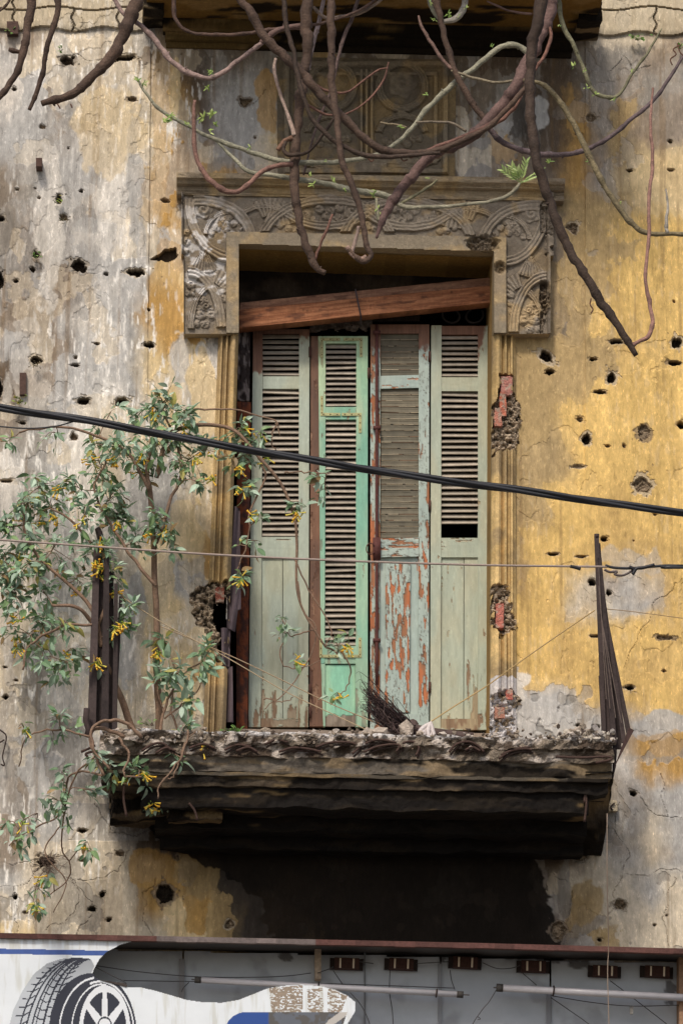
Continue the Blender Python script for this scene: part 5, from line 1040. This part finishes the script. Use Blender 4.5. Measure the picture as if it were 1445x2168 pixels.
# ------------------------------------------------------------------ bare tree in the street
TREE = empty('bare_tree', 'bare tree with drooping brown and grey green branches hanging before the facade', 'tree')
DK, DB, LT, RD = (80, 63, 52), (64, 51, 42), (142, 138, 118), (112, 80, 68)
BRN = [
(DK, 0, [(310,-45,17),(303,-20,17),(285,40,17),(255,90,15),(225,135,14),(180,180,12),(140,208,11),(88,221,9)]),
(DK, .1, [(128,-45,10),(125,-20,9),(118,40,9),(100,90,8),(88,160,7),(75,200,7),(62,232,6)]),
(DK, -.1, [(74,-45,13),(72,-20,12),(60,50,11),(48,110,10),(30,160,9),(0,205,8),(-20,230,7),(-60,250,6)]), (DK, -.1, [(44,112,6),(32,110,7),(20,106,6)]),
(DK, 0, [(24,-40,4),(22,-5,4),(10,15,4),(-10,30,3)]), 
((142,120,112), .05, [(225,-45,6),(240,-10,6),(265,28,6),(290,45,7),(330,85,8),(360,125,8),(400,152,8),(440,165,7),(470,155,7),(500,130,7),(555,88,7)]),
((116,92,84), .05, [(555,88,7),(590,64,8),(640,56,8),(660,55,8)]),
((90,70,60), .1, [(362,-45,6),(368,-10,6),(372,40,6),(395,65,5),(440,73,5),(520,72,5),(580,62,5),(640,58,5),(700,45,4),(760,20,4),(840,-30,4)]),
(DK, -.12, [(468,-45,11),(490,-20,11),(530,30,11),(560,75,11),(600,120,12),(650,170,11),(700,220,10),(740,265,10),(780,300,10),(830,320,10),(880,325,9),(930,320,9),(990,295,8),(1040,265,8),(1080,220,8),(1115,180,7)]),
(DK, 0, [(655,-45,16),(653,-20,15),(650,60,15),(648,130,14),(640,200,14),(632,270,12),(625,340,12),(622,400,11),(630,450,10),(640,500,10),(655,540,10),(672,568,9),(688,577,7)]),
(DB, -.2, [(598,-45,7),(600,-20,7),(605,50,7),(620,110,7),(630,170,7),(650,230,7),(690,280,7),(730,310,7),(780,328,7),(850,330,6),(930,325,5)]),
(DK, -.25, [(703,-45,10),(703,-20,10),(702,60,10),(700,120,10),(705,200,10),(715,270,9),(722,330,9),(740,380,9),(758,430,9),(768,480,8),(775,520,8),(785,540,8),(772,552,8),(755,545,7),(738,526,6)]),
((150,128,116), -.25, [(745,532,6),(752,515,6),(757,492,5),(760,478,5)]), ((146,120,106), -.25, [(778,545,6),(765,552,7),(748,540,6),(736,524,7)]),
((160,138,124), 0, [(583,125,4),(580,150,5),(590,190,5),(605,235,5),(615,265,6),(622,290,7)]), ((120,90,72), 0, [(622,290,7),(600,298,7),(588,316,7)]), 
(DB, -.03, [(607,300,5),(602,315,6),(610,327,6),(630,328,6),(655,320,5),(680,290,5),(700,262,4),(712,240,3)]),
((128,96,84), 0, [(413,215,5),(410,260,6),(412,310,7),(425,350,7),(450,385,8),(490,405,8),(520,395,7),(555,365,7),(590,352,7),(620,350,8)]),
(LT, .1, [(288,165,3),(310,200,4),(345,235,5),(400,268,6),(440,290,6),(480,305,7),(540,325,7),(610,345,8),(680,347,7),(740,342,7),(800,325,7),(860,285,7),(900,235,8),(950,185,8),(1000,145,8),(1050,105,8),(1090,95,9),(1116,110,9)]),
(LT, .1, [(455,292,4),(490,330,5),(525,362,6),(570,370,6),(620,378,8),(680,385,8),(740,402,9),(800,412,9),(835,418,9)]),
((102,80,74), 0, [(1167,-45,17),(1165,-20,17),(1160,20,16),(1145,70,15),(1115,130,15),(1085,190,15),(1050,235,14),(1000,280,14),(950,310,14),(900,345,14),(860,385,14),(835,420,13),(815,460,10),(797,505,4)]),
((138,132,112), 0, [(833,428,7),(860,438,7),(900,438,6),(960,435,5),(1010,430,5),(1060,422,5),(1090,405,5),(1100,390,4)]),
(DB, -.3, [(1147,-45,16),(1145,-20,16),(1130,60,15),(1122,130,13),(1125,200,13),(1128,270,13),(1140,350,13),(1165,430,12),(1195,510,12),(1240,590,11),(1280,650,11),(1320,705,10),(1347,752,7)]),
((140,106,94), -.3, [(1335,732,6),(1352,722,6),(1370,712,7),(1379,680,6),(1374,640,6),(1366,580,5),(1372,500,5),(1374,420,5),(1379,340,5),(1376,260,4),(1382,186,3)]),
((116,104,78), -.1, [(1108,170,5),(1150,180,7),(1180,210,8),(1210,260,8),(1240,320,9),(1270,380,8),(1300,430,8),(1340,480,8),(1380,495,7),(1445,498,6),(1520,505,5)]),
((94,80,80), .1, [(1035,268,9),(1070,305,8),(1110,322,8),(1160,330,8),(1220,325,7),(1280,298,7),(1330,255,6),(1380,215,6),(1420,160,5),(1445,118,4),(1480,60,4)]),
((112,108,84), .1, [(1178,-45,7),(1180,-10,7),(1190,50,7),(1215,100,6),(1235,150,6),(1250,190,6),(1280,205,6),(1310,198,5),(1340,150,4),(1370,110,4),(1400,60,2)]),
(DK, .05, [(915,-45,10),(920,-20,10),(935,50,9),(955,130,9),(985,190,9),(1010,235,9),(1033,262,9)]),
((116,92,82), .05, [(885,35,3),(890,55,4),(905,80,5),(935,125,5),(958,148,5)]), ((134,122,100), .05, [(955,150,4),(1000,165,4),(1050,175,4),(1085,172,4)]),
((156,148,136), .1, [(992,-45,8),(985,-10,8),(978,18,9),(960,38,9),(938,45,7)]), (LT, .1, [(900,-45,8),(908,-10,8),(915,20,8),(935,45,7)]),
((100,82,76), .15, [(762,-45,5),(760,-10,5),(745,40,5),(722,95,5),(700,190,4),(680,240,4),(660,300,3),(642,370,3)]), ((150,132,128), .15, [(694,-45,5),(690,-20,5),(675,50,6),(662,105,6),(650,160,5)]),
((146,126,110), .12, [(663,15,4),(675,28,5),(690,38,6),(722,35,5),(760,28,5),(800,5,4),(830,-30,4)]), (RD, .1, [(640,150,3),(665,178,4),(700,195,4),(735,195,3),(770,170,3),(800,148,3),(818,144,2)]), (RD, .1, [(650,222,4),(690,242,4),(730,242,3),(775,215,3),(810,170,3),(822,132,2)]),
((132,118,94), .05, [(805,260,3),(840,265,3),(860,270,3)]), ((120,108,92), .05, [(880,260,3),(920,259,4),(955,261,4),(985,278,5)]), (RD, 0, [(703,455,3),(690,490,4),(678,520,4),(668,548,5)]),
((146,140,116), 0, [(796,420,4),(797,440,4),(802,468,5)]), ((158,150,138), -.3, [(1408,400,2),(1412,440,4),(1410,475,5),(1414,492,5)]), ((130,124,96), 0, [(926,380,2),(900,400,4),(870,418,4),(845,432,4)]),
((100,78,70), .1, [(1030,3,2),(1050,12,3),(1080,24,3),(1125,30,4)]), (RD, -.02, [(1162,55,4),(1165,80,5),(1150,120,5),(1130,150,5),(1112,185,5),(1092,222,6),(1060,255,6),(1010,280,6)]), (DK, -.1, [(470,-45,6),(474,-10,6),(468,20,0.5)][:2]),
((110,80,70), -.12, [(868,330,5),(930,308,6),(975,290,6),(1010,275,6),(1050,255,5)])]
YT = -4.2
for k, (c, dy, pts) in enumerate(BRN):
    Yk = YT+dy; P = np.array([tuple(A(x, y, Yk))+(r*m_px(Yk)*(.84 if r > 9 else .76),) for x, y, r in pts])
    Q = crom(P, 9); n = len(Q); s_ = np.concatenate([[0], np.cumsum(np.linalg.norm(np.diff(Q[:, :3], axis=0), axis=1))])
    wob = (np.stack([vn(s_*6, s_*0+k, 500)-.5, vn(s_*6, s_*0+k, 501)-.5, vn(s_*6, s_*0+k, 502)-.5], -1)+.5*np.stack([vn(s_*34, s_*0+k, 505)-.5, vn(s_*34, s_*0+k, 506)-.5, vn(s_*34, s_*0+k, 507)-.5], -1))*Q[:, 3:4]*.95
    node = (np.mod(s_+k*.03, .115) < .016)
    rad = Q[:, 3]*(1+.22*(vn(s_*30, s_*0+k, 503)-.5)+.20*node)
    col = lin(c)*(1+.5*(vn(s_*14, s_*0+k, 504)-.5))[:, None]*(1-.22*node)[:, None]
    Rr = np.random.RandomState(k)
    b = MB(); b.tube(Q[:, :3]+wob, np.maximum(rad, .0012), col, 9 if pts[0][2] > 7 else 7)
    # side spurs and scars
    for _ in range(int(s_[-1]*7)):
        i = Rr.randint(1, n-1); d = Rr.normal(size=3); d /= np.linalg.norm(d); L = Q[i, 3]*Rr.uniform(1.1, 1.7)
        b.tube([Q[i, :3], Q[i, :3]+d*L*.7, Q[i, :3]+d*L+[0, 0, .003]], [Q[i, 3]*.45, Q[i, 3]*.3, .0012], col[i]*1.1, 5)
    b.build('branch', M['bark'], TREE, True)
# limbs above the picture that carry the branches, and the trunk off to the right
def limb(pts, c=DK):
    P = np.array(pts); Q = crom(P, 6); b = MB(); b.tube(Q[:, :3], Q[:, 3], lin(c), 12); return b
top = [tuple(A(x, -45-6, YT+.0)+[0, 0, z])+(r,) for x, z, r in [(-80, .25, .03), (300, .12, .045), (650, .10, .06), (1150, .12, .085), (1700, .5, .11), (2150, .7, .14)]]
limb(top).build('limb', M['bark'], TREE, True)
for x, zz in [(74, .18), (128, .18), (225, .14), (362, .12), (468, .11), (598, .1), (703, .1), (762, .1), (840, .1), (915, .11), (992, .11), (1178, .12), (655, .1), (24, .2)]:
    b = MB(); a = A(x, -44, YT); b.tube([a-[0, 0, .01], a+[.03, 0, zz+.05]], [.016, .02], lin(DK), 8); b.build('limb', M['bark'], TREE, True)
tb = top[-1]
limb([tb, (tb[0]+.15, tb[1], tb[2]-1.0, .17), (tb[0]+.2, tb[1]+.05, 3.0, .19), (tb[0]+.1, tb[1], 1.2, .21), (tb[0]+.12, tb[1], -.14, .27)]).build('trunk', M['bark'], TREE, True)
# ------------------------------------------------------------------ leaves
def leafmesh(mb, p, d, L, W_, up, c, fold=.25, curl=.15):
    d = np.asarray(d, float); d /= np.linalg.norm(d); s = np.cross(d, up); s /= np.linalg.norm(s)+1e-9; n = np.cross(s, d)
    T = [0, .22, .5, .78, 1.0]; Wd = [.12, .85, 1.0, .6, .03]; V = []
    for t, w_ in zip(T, Wd):
        c0 = p+d*L*t-n*curl*L*t*t
        V += [c0-s*W_*w_*.5+n*fold*W_*w_*.5, c0, c0+s*W_*w_*.5+n*fold*W_*w_*.5]
    F = []
    for i in range(4): a = i*3; F += [(a, a+1, a+4, a+3), (a+1, a+2, a+5, a+4)]
    C = np.tile(c, (15, 1)); C[1::3] *= 1.18
    mb.add(np.array(V), F, C)
# young leaf tufts on the tree
b = MB(); R5 = random.Random(3)
def tuft(b, x, y, Y, n, L, cols, spread=1.0):
    for _ in range(n):
        d = np.array([R5.gauss(0, 1), R5.gauss(0, .8), R5.gauss(.4, .9)])*spread; p = A(x+R5.uniform(-3, 3), y+R5.uniform(-3, 3), Y-.005)
        leafmesh(b, p, d, L*R5.uniform(.5, 1.2), L*.32, np.array([R5.gauss(0, .3), -1, .5]), lin(R5.choice(cols))*R5.uniform(.8, 1.2))
YG = [(140, 160, 84), (164, 178, 104), (112, 138, 70)]
for x, y, n, L in [(290,168,12,.022),(305,178,8,.02),(352,258,10,.03),(362,246,8,.025),(398,264,6,.02),(447,152,9,.022),(440,185,6,.02),(430,250,12,.032),(448,244,8,.03),(455,262,8,.022),(445,278,6,.02),(528,312,4,.016),(655,372,5,.018),(662,392,8,.02),(705,383,6,.02),(730,400,5,.018),(692,340,4,.014),(848,268,7,.02),(903,200,6,.02),(905,378,4,.015),(795,405,6,.02),(790,415,6,.02),(1040,99,4,.016),(912,6,6,.02),(918,42,6,.018),(948,30,6,.018),(950,35,6,.02),(985,18,5,.016),(1213,140,7,.02),(1237,150,4,.015),(1183,55,5,.015),(1240,185,5,.016),(1258,200,6,.018),(1300,208,5,.016),(1335,148,4,.016),(1160,345,8,.022),(1240,330,4,.015),(1150,183,4,.015),(1310,430,4,.015),(800,440,6,.02),(806,455,5,.018),(1242,345,3,.015),(970,35,4,.014)]: tuft(b, x, y, YT, n, L, YG)
for (x0, y0, x1, y1) in [(1098,385,1066,362),(1100,385,1083,355),(1102,385,1112,345),(1103,386,1140,362),(1100,380,1094,362),(1100,388,1125,378)]:
    P = np.linspace(0, 1, 6); dv = A(x1, y1, YT-.03)-A(x0, y0, YT); b.tube([A(x0, y0, YT)+dv*t for t in P], .0022, lin((150, 168, 110)), 5)
    for t in P[1:]:
        for s in (-1, 1): leafmesh(b, A(x0, y0, YT)+dv*t, dv/np.linalg.norm(dv)+np.array([s*.55, -.2, .3*s]), .032, .010, np.array([0, -1, .4]), lin(R5.choice([(176, 192, 124), (150, 172, 106), (192, 204, 146)])))
b.build('young_leaves', M['leaf'], TREE)
b = MB()
for pts in [[(1250,632),(1248,645),(1254,655),(1250,663)],[(1440,95),(1424,104),(1430,115),(1418,125),(1422,138)],[(1432,92),(1438,110),(1445,118)],[(775,330),(785,342),(790,338),(788,334)],[(845,325),(852,340),(862,338)],[(150,220),(153,228)],[(122,220),(128,230)]]: b.tube(crom([A(x, y, YT-.1) for x, y in pts], 4), .003, lin((96, 66, 52)), 5)
b.build('dry_tendril', M['bark'], TREE, True)
# ------------------------------------------------------------------ flowering shrubs
LC = [(134, 156, 132), (116, 142, 112), (150, 170, 148), (100, 126, 92), (164, 182, 162), (126, 152, 104)]
def flower(mb, p, d, L):
    d = d/np.linalg.norm(d); c0 = lin((160, 168, 60)); c1 = lin(R5.choice([(236, 206, 84), (240, 192, 60), (226, 212, 104)])); c2 = lin((232, 170, 56))
    mb.tube([p, p+d*L*.2, p+d*L*.7, p+d*L*.93, p+d*L], [.0018, .0026, .0034, .0046, .0062], np.array([c0, c1, c1, c1, c2]), 6)
def shrub(name, label, stems, clusters, Ls=.050, twig=(126, 102, 84), group=None, depth=.10, Yb=-.42):
    root = empty(name, label, 'shrub', group); lv = MB(); fl = MB(); tw = MB(); hasf = False; nodes = []
    for pts, r0, r1, Y in stems:
        Yl = Y if hasattr(Y, '__len__') else [Y]*len(pts)
        Q = crom([A(x, y, q) for (x, y), q in zip(pts, Yl)], 7); n = len(Q); k = rnd.randint(0, 99); t = np.linspace(0, 1, n)
        Q = Q+.012*np.stack([vn(t*14, t*0+k, 600)-.5, vn(t*14, t*0+k, 601)-.5, vn(t*14, t*0+k, 602)-.5], -1)
        s = MB(); s.tube(Q, (r0+(r1-r0)*t)*m_px(0), lin(twig)*(1+.3*(vn(t*20, t*0+k, 603)-.5))[:, None], 7); s.build('stem', M['bark'], root, True)
        nodes += [q for q in Q[2:]]
    for (x, y, r, n, nf) in clusters:
        c = A(x, y, Yb+R5.uniform(-depth, depth)); rm = r*m_px(0)
        N = np.array(nodes); dd = np.linalg.norm((N-c)*[1, .5, 1], axis=1)+np.where(N[:, 2] < c[2]-.35, .2, 0); a = N[np.argmin(dd)]
        mid = (a+c)/2+np.array([R5.gauss(0, .1), R5.gauss(0, .05), R5.uniform(.02, .25)])*min(.5, np.linalg.norm(c-a))
        q = crom([a, mid, c+[0, 0, rm*.3]], 7); tw.tube(q, np.linspace(.0032, .0018, len(q)), lin(twig)*R5.uniform(.8, 1.1), 5, caps=False); nodes += list(q[5::4])
        n = int(n*2.1); nt = max(1, int(n/7)); tips = []
        for j in range(nt):
            d = np.array([R5.gauss(0, 1), R5.gauss(0, .7), R5.gauss(-.15, .9)]); d /= np.linalg.norm(d); e = c+d*rm*R5.uniform(.45, 1.0)
            st = q[R5.randint(len(q)//2, len(q)-1)]; m_ = (st+e)/2+[0, 0, R5.uniform(0, .03)]; tq = crom([st, m_, e], 5)
            tw.tube(tq, np.linspace(.0020, .0012, len(tq)), lin(twig)*R5.uniform(.8, 1.2) if R5.random() < .5 else lin((110, 124, 84)), 4, caps=False); tips.append((tq, d))
        for i in range(n):
            tq, d = tips[i % nt]; p = tq[min(len(tq)-1, 3+R5.randint(0, len(tq)-4))] if R5.random() < .72 else tq[-1]
            dr = np.array([R5.gauss(0, 1), R5.gauss(-.1, .8), R5.gauss(-.1, .75)])+d*.5; dr /= np.linalg.norm(dr)
            pe = p+dr*.014; L = Ls*R5.choice([.45, .6, .75, .9, 1.0, 1.15, 1.35])*R5.uniform(.9, 1.1); leafmesh(lv, pe, dr+[0, 0, -.2], L, L*R5.uniform(.40, .56), np.array([R5.gauss(0, .6), -.7+R5.gauss(0, .4), .9]), (lin(R5.choice(LC)) if R5.random() < .93 else lin(R5.choice([(168, 160, 92), (140, 116, 80)])))*R5.uniform(.8, 1.25), R5.uniform(.1, .6), R5.uniform(-.15, .6))
        if nf:
            fl = MB(); cl = max(1, nf//4)
            for _ in range(cl):
                fc = c+np.array([R5.gauss(0, .4)*rm, -.03-R5.random()*.05, R5.gauss(-.25, .35)*rm])
                for _ in range(int(nf/cl*1.5)+1):
                    d = np.array([R5.gauss(0, .8), R5.gauss(-.2, .5), -.55+R5.gauss(0, .5)]); flower(fl, fc+np.array([R5.gauss(0, .010), 0, R5.gauss(0, .012)]), d, R5.uniform(.03, .046))
                for _ in range(7):
                    d = np.array([R5.gauss(0, .9), R5.gauss(-.2, .5), R5.gauss(-.1, .7)]); d /= np.linalg.norm(d); fl.tube([fc-d*.003, fc+d*.010, fc+d*.018], [.0012, .003, .0016], lin((142, 162, 62)), 5)
            fl.build('flower_cluster', M['petal'], root, True)
    tw.build('twigs', M['bark'], root, True); lv.build('leaves', M['leaf'], root)
    return root
CL1 = [(350,860,48,58,6),(300,880,36,26,0),(395,885,38,28,2),(330,945,58,52,3),(400,985,45,42,5),(250,955,55,42,6),(215,1000,48,42,6),(430,1030,28,12,4),(235,885,46,12,0),(120,935,40,10,0),(12,935,22,7,0),(95,1040,46,34,8),(40,1070,38,30,0),(12,1120,36,28,0),(110,1090,46,34,8),(178,1100,42,26,2),(240,1060,36,30,0),(245,1105,40,44,4),(330,1100,44,34,3),(350,1140,34,26,4),
(120,1165,48,34,0),(205,1185,48,40,14),(240,1225,44,30,12),(60,1205,44,34,0),(14,1230,36,40,0),(30,1290,38,38,2),(85,1262,42,26,0),(92,1325,40,28,1),(30,1345,32,18,2),(130,1320,34,18,0),(60,1385,34,15,4),(100,1400,36,22,0),(145,1410,28,16,0),(120,1450,26,10,0),(258,1340,34,26,7),(215,1400,26,8,6),(275,1295,30,18,3),(10,1180,30,24,0),(160,1040,34,18,0),(165,1230,36,22,2),(300,1000,40,30,2),(290,1150,30,16,0),(370,930,34,24,0),(188,955,34,16,0),(70,1130,36,22,0),(440,955,30,18,1),(60,1160,30,14,3),(150,1380,26,8,2)]
shrub('flowering_shrub', 'large grey green shrub with yellow tubular flowers growing from the left end of the balcony',
      [([(284,1560),(258,1480),(236,1430),(214,1370),(195,1320),(160,1285),(112,1280)], 8, 3, [-.3, -.36, -.4, -.42, -.45, -.5, -.5]), ([(336,1560),(333,1400),(330,1250),(318,1060),(312,985),(330,930)], 8, 4, [-.2, -.25, -.3, -.4, -.42, -.42]),
       ([(215,1370),(200,1300),(150,1240),(90,1190),(50,1120),(60,1060)], 5, 2, -.45), ([(330,1240),(280,1180),(240,1120),(200,1040),(225,980)], 4, 2, -.42), ([(315,1040),(270,960),(200,920),(120,905),(40,915)], 4, 2, -.45),
       ([(333,1150),(360,1060),(385,1000),(372,930),(345,870)], 4, 2, -.42), ([(195,1320),(120,1330),(60,1370),(50,1420)], 3, 2, -.5), ([(205,1340),(230,1260),(215,1180),(150,1100),(110,1080)], 4, 2, -.45)], CL1, group='flowering shrubs on the balcony')
shrub('flowering_shrub', 'long arching spray of the shrub crossing the upper left shutter with sparse leaves', [([(330,1010),(350,940),(380,907),(450,898),(500,915),(545,965),(590,1020),(620,1090),(628,1150),(628,1230),(645,1300),(690,1370)], 5, 2, [-.42,-.42,-.44,-.45,-.46,-.46,-.44,-.42,-.4,-.38,-.35,-.32]),
       ([(400,868),(460,865),(530,875),(585,892),(592,920)], 2.2, 1.2, -.45), ([(585,895),(575,935),(590,960)], 2, 1, -.45), ([(545,965),(560,1010),(530,1080),(525,1140),(505,1200)], 2.5, 1.4, -.4), ([(600,1000),(650,1000),(700,1002)], 2, 1, -.4), ([(620,1180),(660,1260),(700,1330),(690,1370)], 1.8, 1, -.3)],
      [(510,915,32,26,2),(545,930,22,12,1),(505,980,30,22,5),(515,1035,26,16,3),(545,1105,22,8,2),(505,1220,22,10,4),(500,1160,12,4,0),(640,1075,24,8,5),(690,1055,22,7,0),(690,1015,20,5,0),(545,1150,18,5,0),(570,970,10,2,3)], group='flowering shrubs on the balcony')
shrub('flowering_shrub', 'thin drooping sprig of the shrub hanging before the lower left shutters', [([(628,1230),(640,1290),(668,1330),(650,1400),(600,1470),(560,1500)], 2, 1, -.3), ([(668,1330),(640,1340),(612,1345),(598,1310)], 1.8, 1, -.3), ([(690,1370),(735,1400),(740,1440),(718,1475)], 2, 1, -.3), ([(600,1345),(596,1400),(630,1415),(680,1400)], 1.4, 1, -.3), ([(560,1480),(598,1485),(620,1478)], 1.4, 1, -.3)],
      [(605,1320,22,8,0),(600,1345,18,7,0),(622,1412,18,5,2),(715,1375,26,10,5),(700,1350,14,4,0),(714,1470,16,6,2),(740,1365,14,3,0)], .044, Yb=-.3, depth=.03, group='flowering shrubs on the balcony')
shrub('flowering_shrub', 'young broad leaved shrub standing on the balcony left of the door', [([(338,1562),(350,1500),(372,1430),(352,1360)], 3.5, 1.6, -.38), ([(345,1510),(335,1470),(325,1400)], 2, 1.2, -.38), ([(385,1560),(362,1500),(375,1440),(430,1400)], 2.4, 1.4, -.38), ([(350,1520),(400,1480),(430,1440)], 2, 1.2, -.38)],
      [(350,1370,34,13,5),(380,1435,42,22,0),(428,1405,38,20,0),(335,1460,32,12,0),(402,1485,36,16,0),(448,1378,26,10,0),(350,1425,30,10,0)], .062, group='flowering shrubs on the balcony')
shrub('flowering_shrub', 'straggling sprays of the shrub hanging down over the left end of the balcony', [([(262,1560),(215,1540),(190,1560),(205,1600),(220,1640)], 4.5, 3, -.75), ([(300,1560),(262,1530),(225,1525),(196,1545),(200,1590),(235,1630)], 4, 2.5, -.78), ([(215,1640),(150,1640),(130,1720),(60,1760),(20,1790)], 2.4, 1.4, [-.75, -.6, -.4, -.3, -.3]), ([(200,1600),(150,1660),(130,1780),(150,1850),(100,1900)], 2, 1.2, [-.75, -.6, -.4, -.3, -.25]),
        ([(190,1560),(120,1545),(60,1560),(40,1620)], 2.4, 1.2, [-.75, -.6, -.5, -.4]), ([(400,1545),(385,1600),(340,1660),(335,1690)], 2.4, 1.4, -.78), ([(250,1560),(272,1600),(262,1640),(300,1645)], 3, 1.6, -.8), ([(390,1570),(370,1640),(345,1650)], 2, 1, -.78), ([(135,1740),(95,1800),(140,1870),(115,1930)], 1.6, 1, -.25)],
      [(215,1620,32,20,0),(250,1625,36,16,1),(298,1640,28,16,5),(405,1560,32,16,2),(370,1608,26,12,0),(338,1690,32,14,7),(195,1600,24,10,0),(128,1655,34,14,0),(110,1700,34,14,0),(50,1745,32,12,2),(32,1790,24,10,0),(185,1790,26,8,1),(140,1722,34,14,0),(180,1680,28,12,0),(90,1850,24,5,3),(70,1920,26,9,2),(40,1545,22,6,1),(125,1530,34,12,0),(150,1550,22,8,0),(20,1745,18,5,0),(115,1560,16,4,0),(80,1890,20,6,0)], .048, Yb=-.62, depth=.12, group='flowering shrubs on the balcony')
# ------------------------------------------------------------------ weeds rooted in the wall and slab
WEEDS = [(125,104,8,.02,'tiny green weed in the crack under the stone course at the upper left'), (20,66,9,.02,'small weed below the iron stub at the top left corner'), (1350,80,18,.028,'green weed under the stone course at the upper right'), (1440,98,8,.025,'small weed at the upper right edge of the facade'), (125,424,9,.018,'moss tuft in a bullet hole at the upper left'), (78,541,12,.02,'small weed with pale leaves in a hole at the left'),
         (42,848,30,.02,'mossy tuft under the upright iron bar on the left wall'), (76,770,14,.022,'dried weed in a hole above the iron bar'), (135,462,8,.018,'dried weed in a hole below the moss tuft'), (500,1553,34,.038,'low green weed with broad leaves on the balcony edge before the rusty strip'), (385,1560,5,.02,None), (314,1530,10,.022,'small pale weed on the balcony beside the shrub stems')]
for x, y, n, L, lb in WEEDS:
    if lb is None: continue
    r_ = empty('wall_weed', lb, 'weed', 'weeds rooted in the facade'); b = MB(); Yw = -.05 if y < 1500 else -.62
    dry = 'dried' in lb; cols = [(110, 96, 70), (84, 72, 56)] if dry else ([(120, 140, 60), (98, 112, 56), (136, 124, 60)] if 'moss' in lb else [(110, 144, 76), (132, 164, 92), (90, 122, 62)])
    sp = 10 if n > 16 else 5
    for _ in range(n):
        d = np.array([R5.gauss(0, 1), -.8, R5.gauss(.3 if not dry else -.3, .7)]); p = A(x+R5.gauss(0, sp if y < 1500 else 14), y+R5.gauss(0, 4), Yw); leafmesh(b, p, d, L*R5.uniform(.6, 1.2), L*(.7 if not dry else .25), np.array([0, -.6, .8]), lin(R5.choice(cols)))
    b.build('leaves', M['leaf'], r_)
    b = MB()
    for _ in range(4): b.tube([A(x+R5.gauss(0, 3), y+6, Yw+.03), A(x+R5.gauss(0, 6), y, Yw)], .0014, lin((96, 100, 62)), 4)
    b.build('stem', M['bark'], r_)
b = MB()
for _ in range(90):
    p = A(100+R5.gauss(0, 13), 1824+R5.gauss(0, 8), -.01-R5.random()*.03); d = np.array([R5.gauss(0, 1), R5.gauss(0, .4), R5.gauss(0, .7)]); d /= np.linalg.norm(d); b.tube(crom([p, p+d*.02+[0, -.006, 0], p+d*.035+[R5.gauss(0, .012), 0, R5.gauss(0, .012)]], 3), .0012, lin((92, 76, 66)), 3)
tag(b.build('dry_root_tangle', M['bark'], None), 'tangle of dry grey roots stuck in the cracked wall at the lower left', 'roots')
SC.cycles.max_bounces = 8
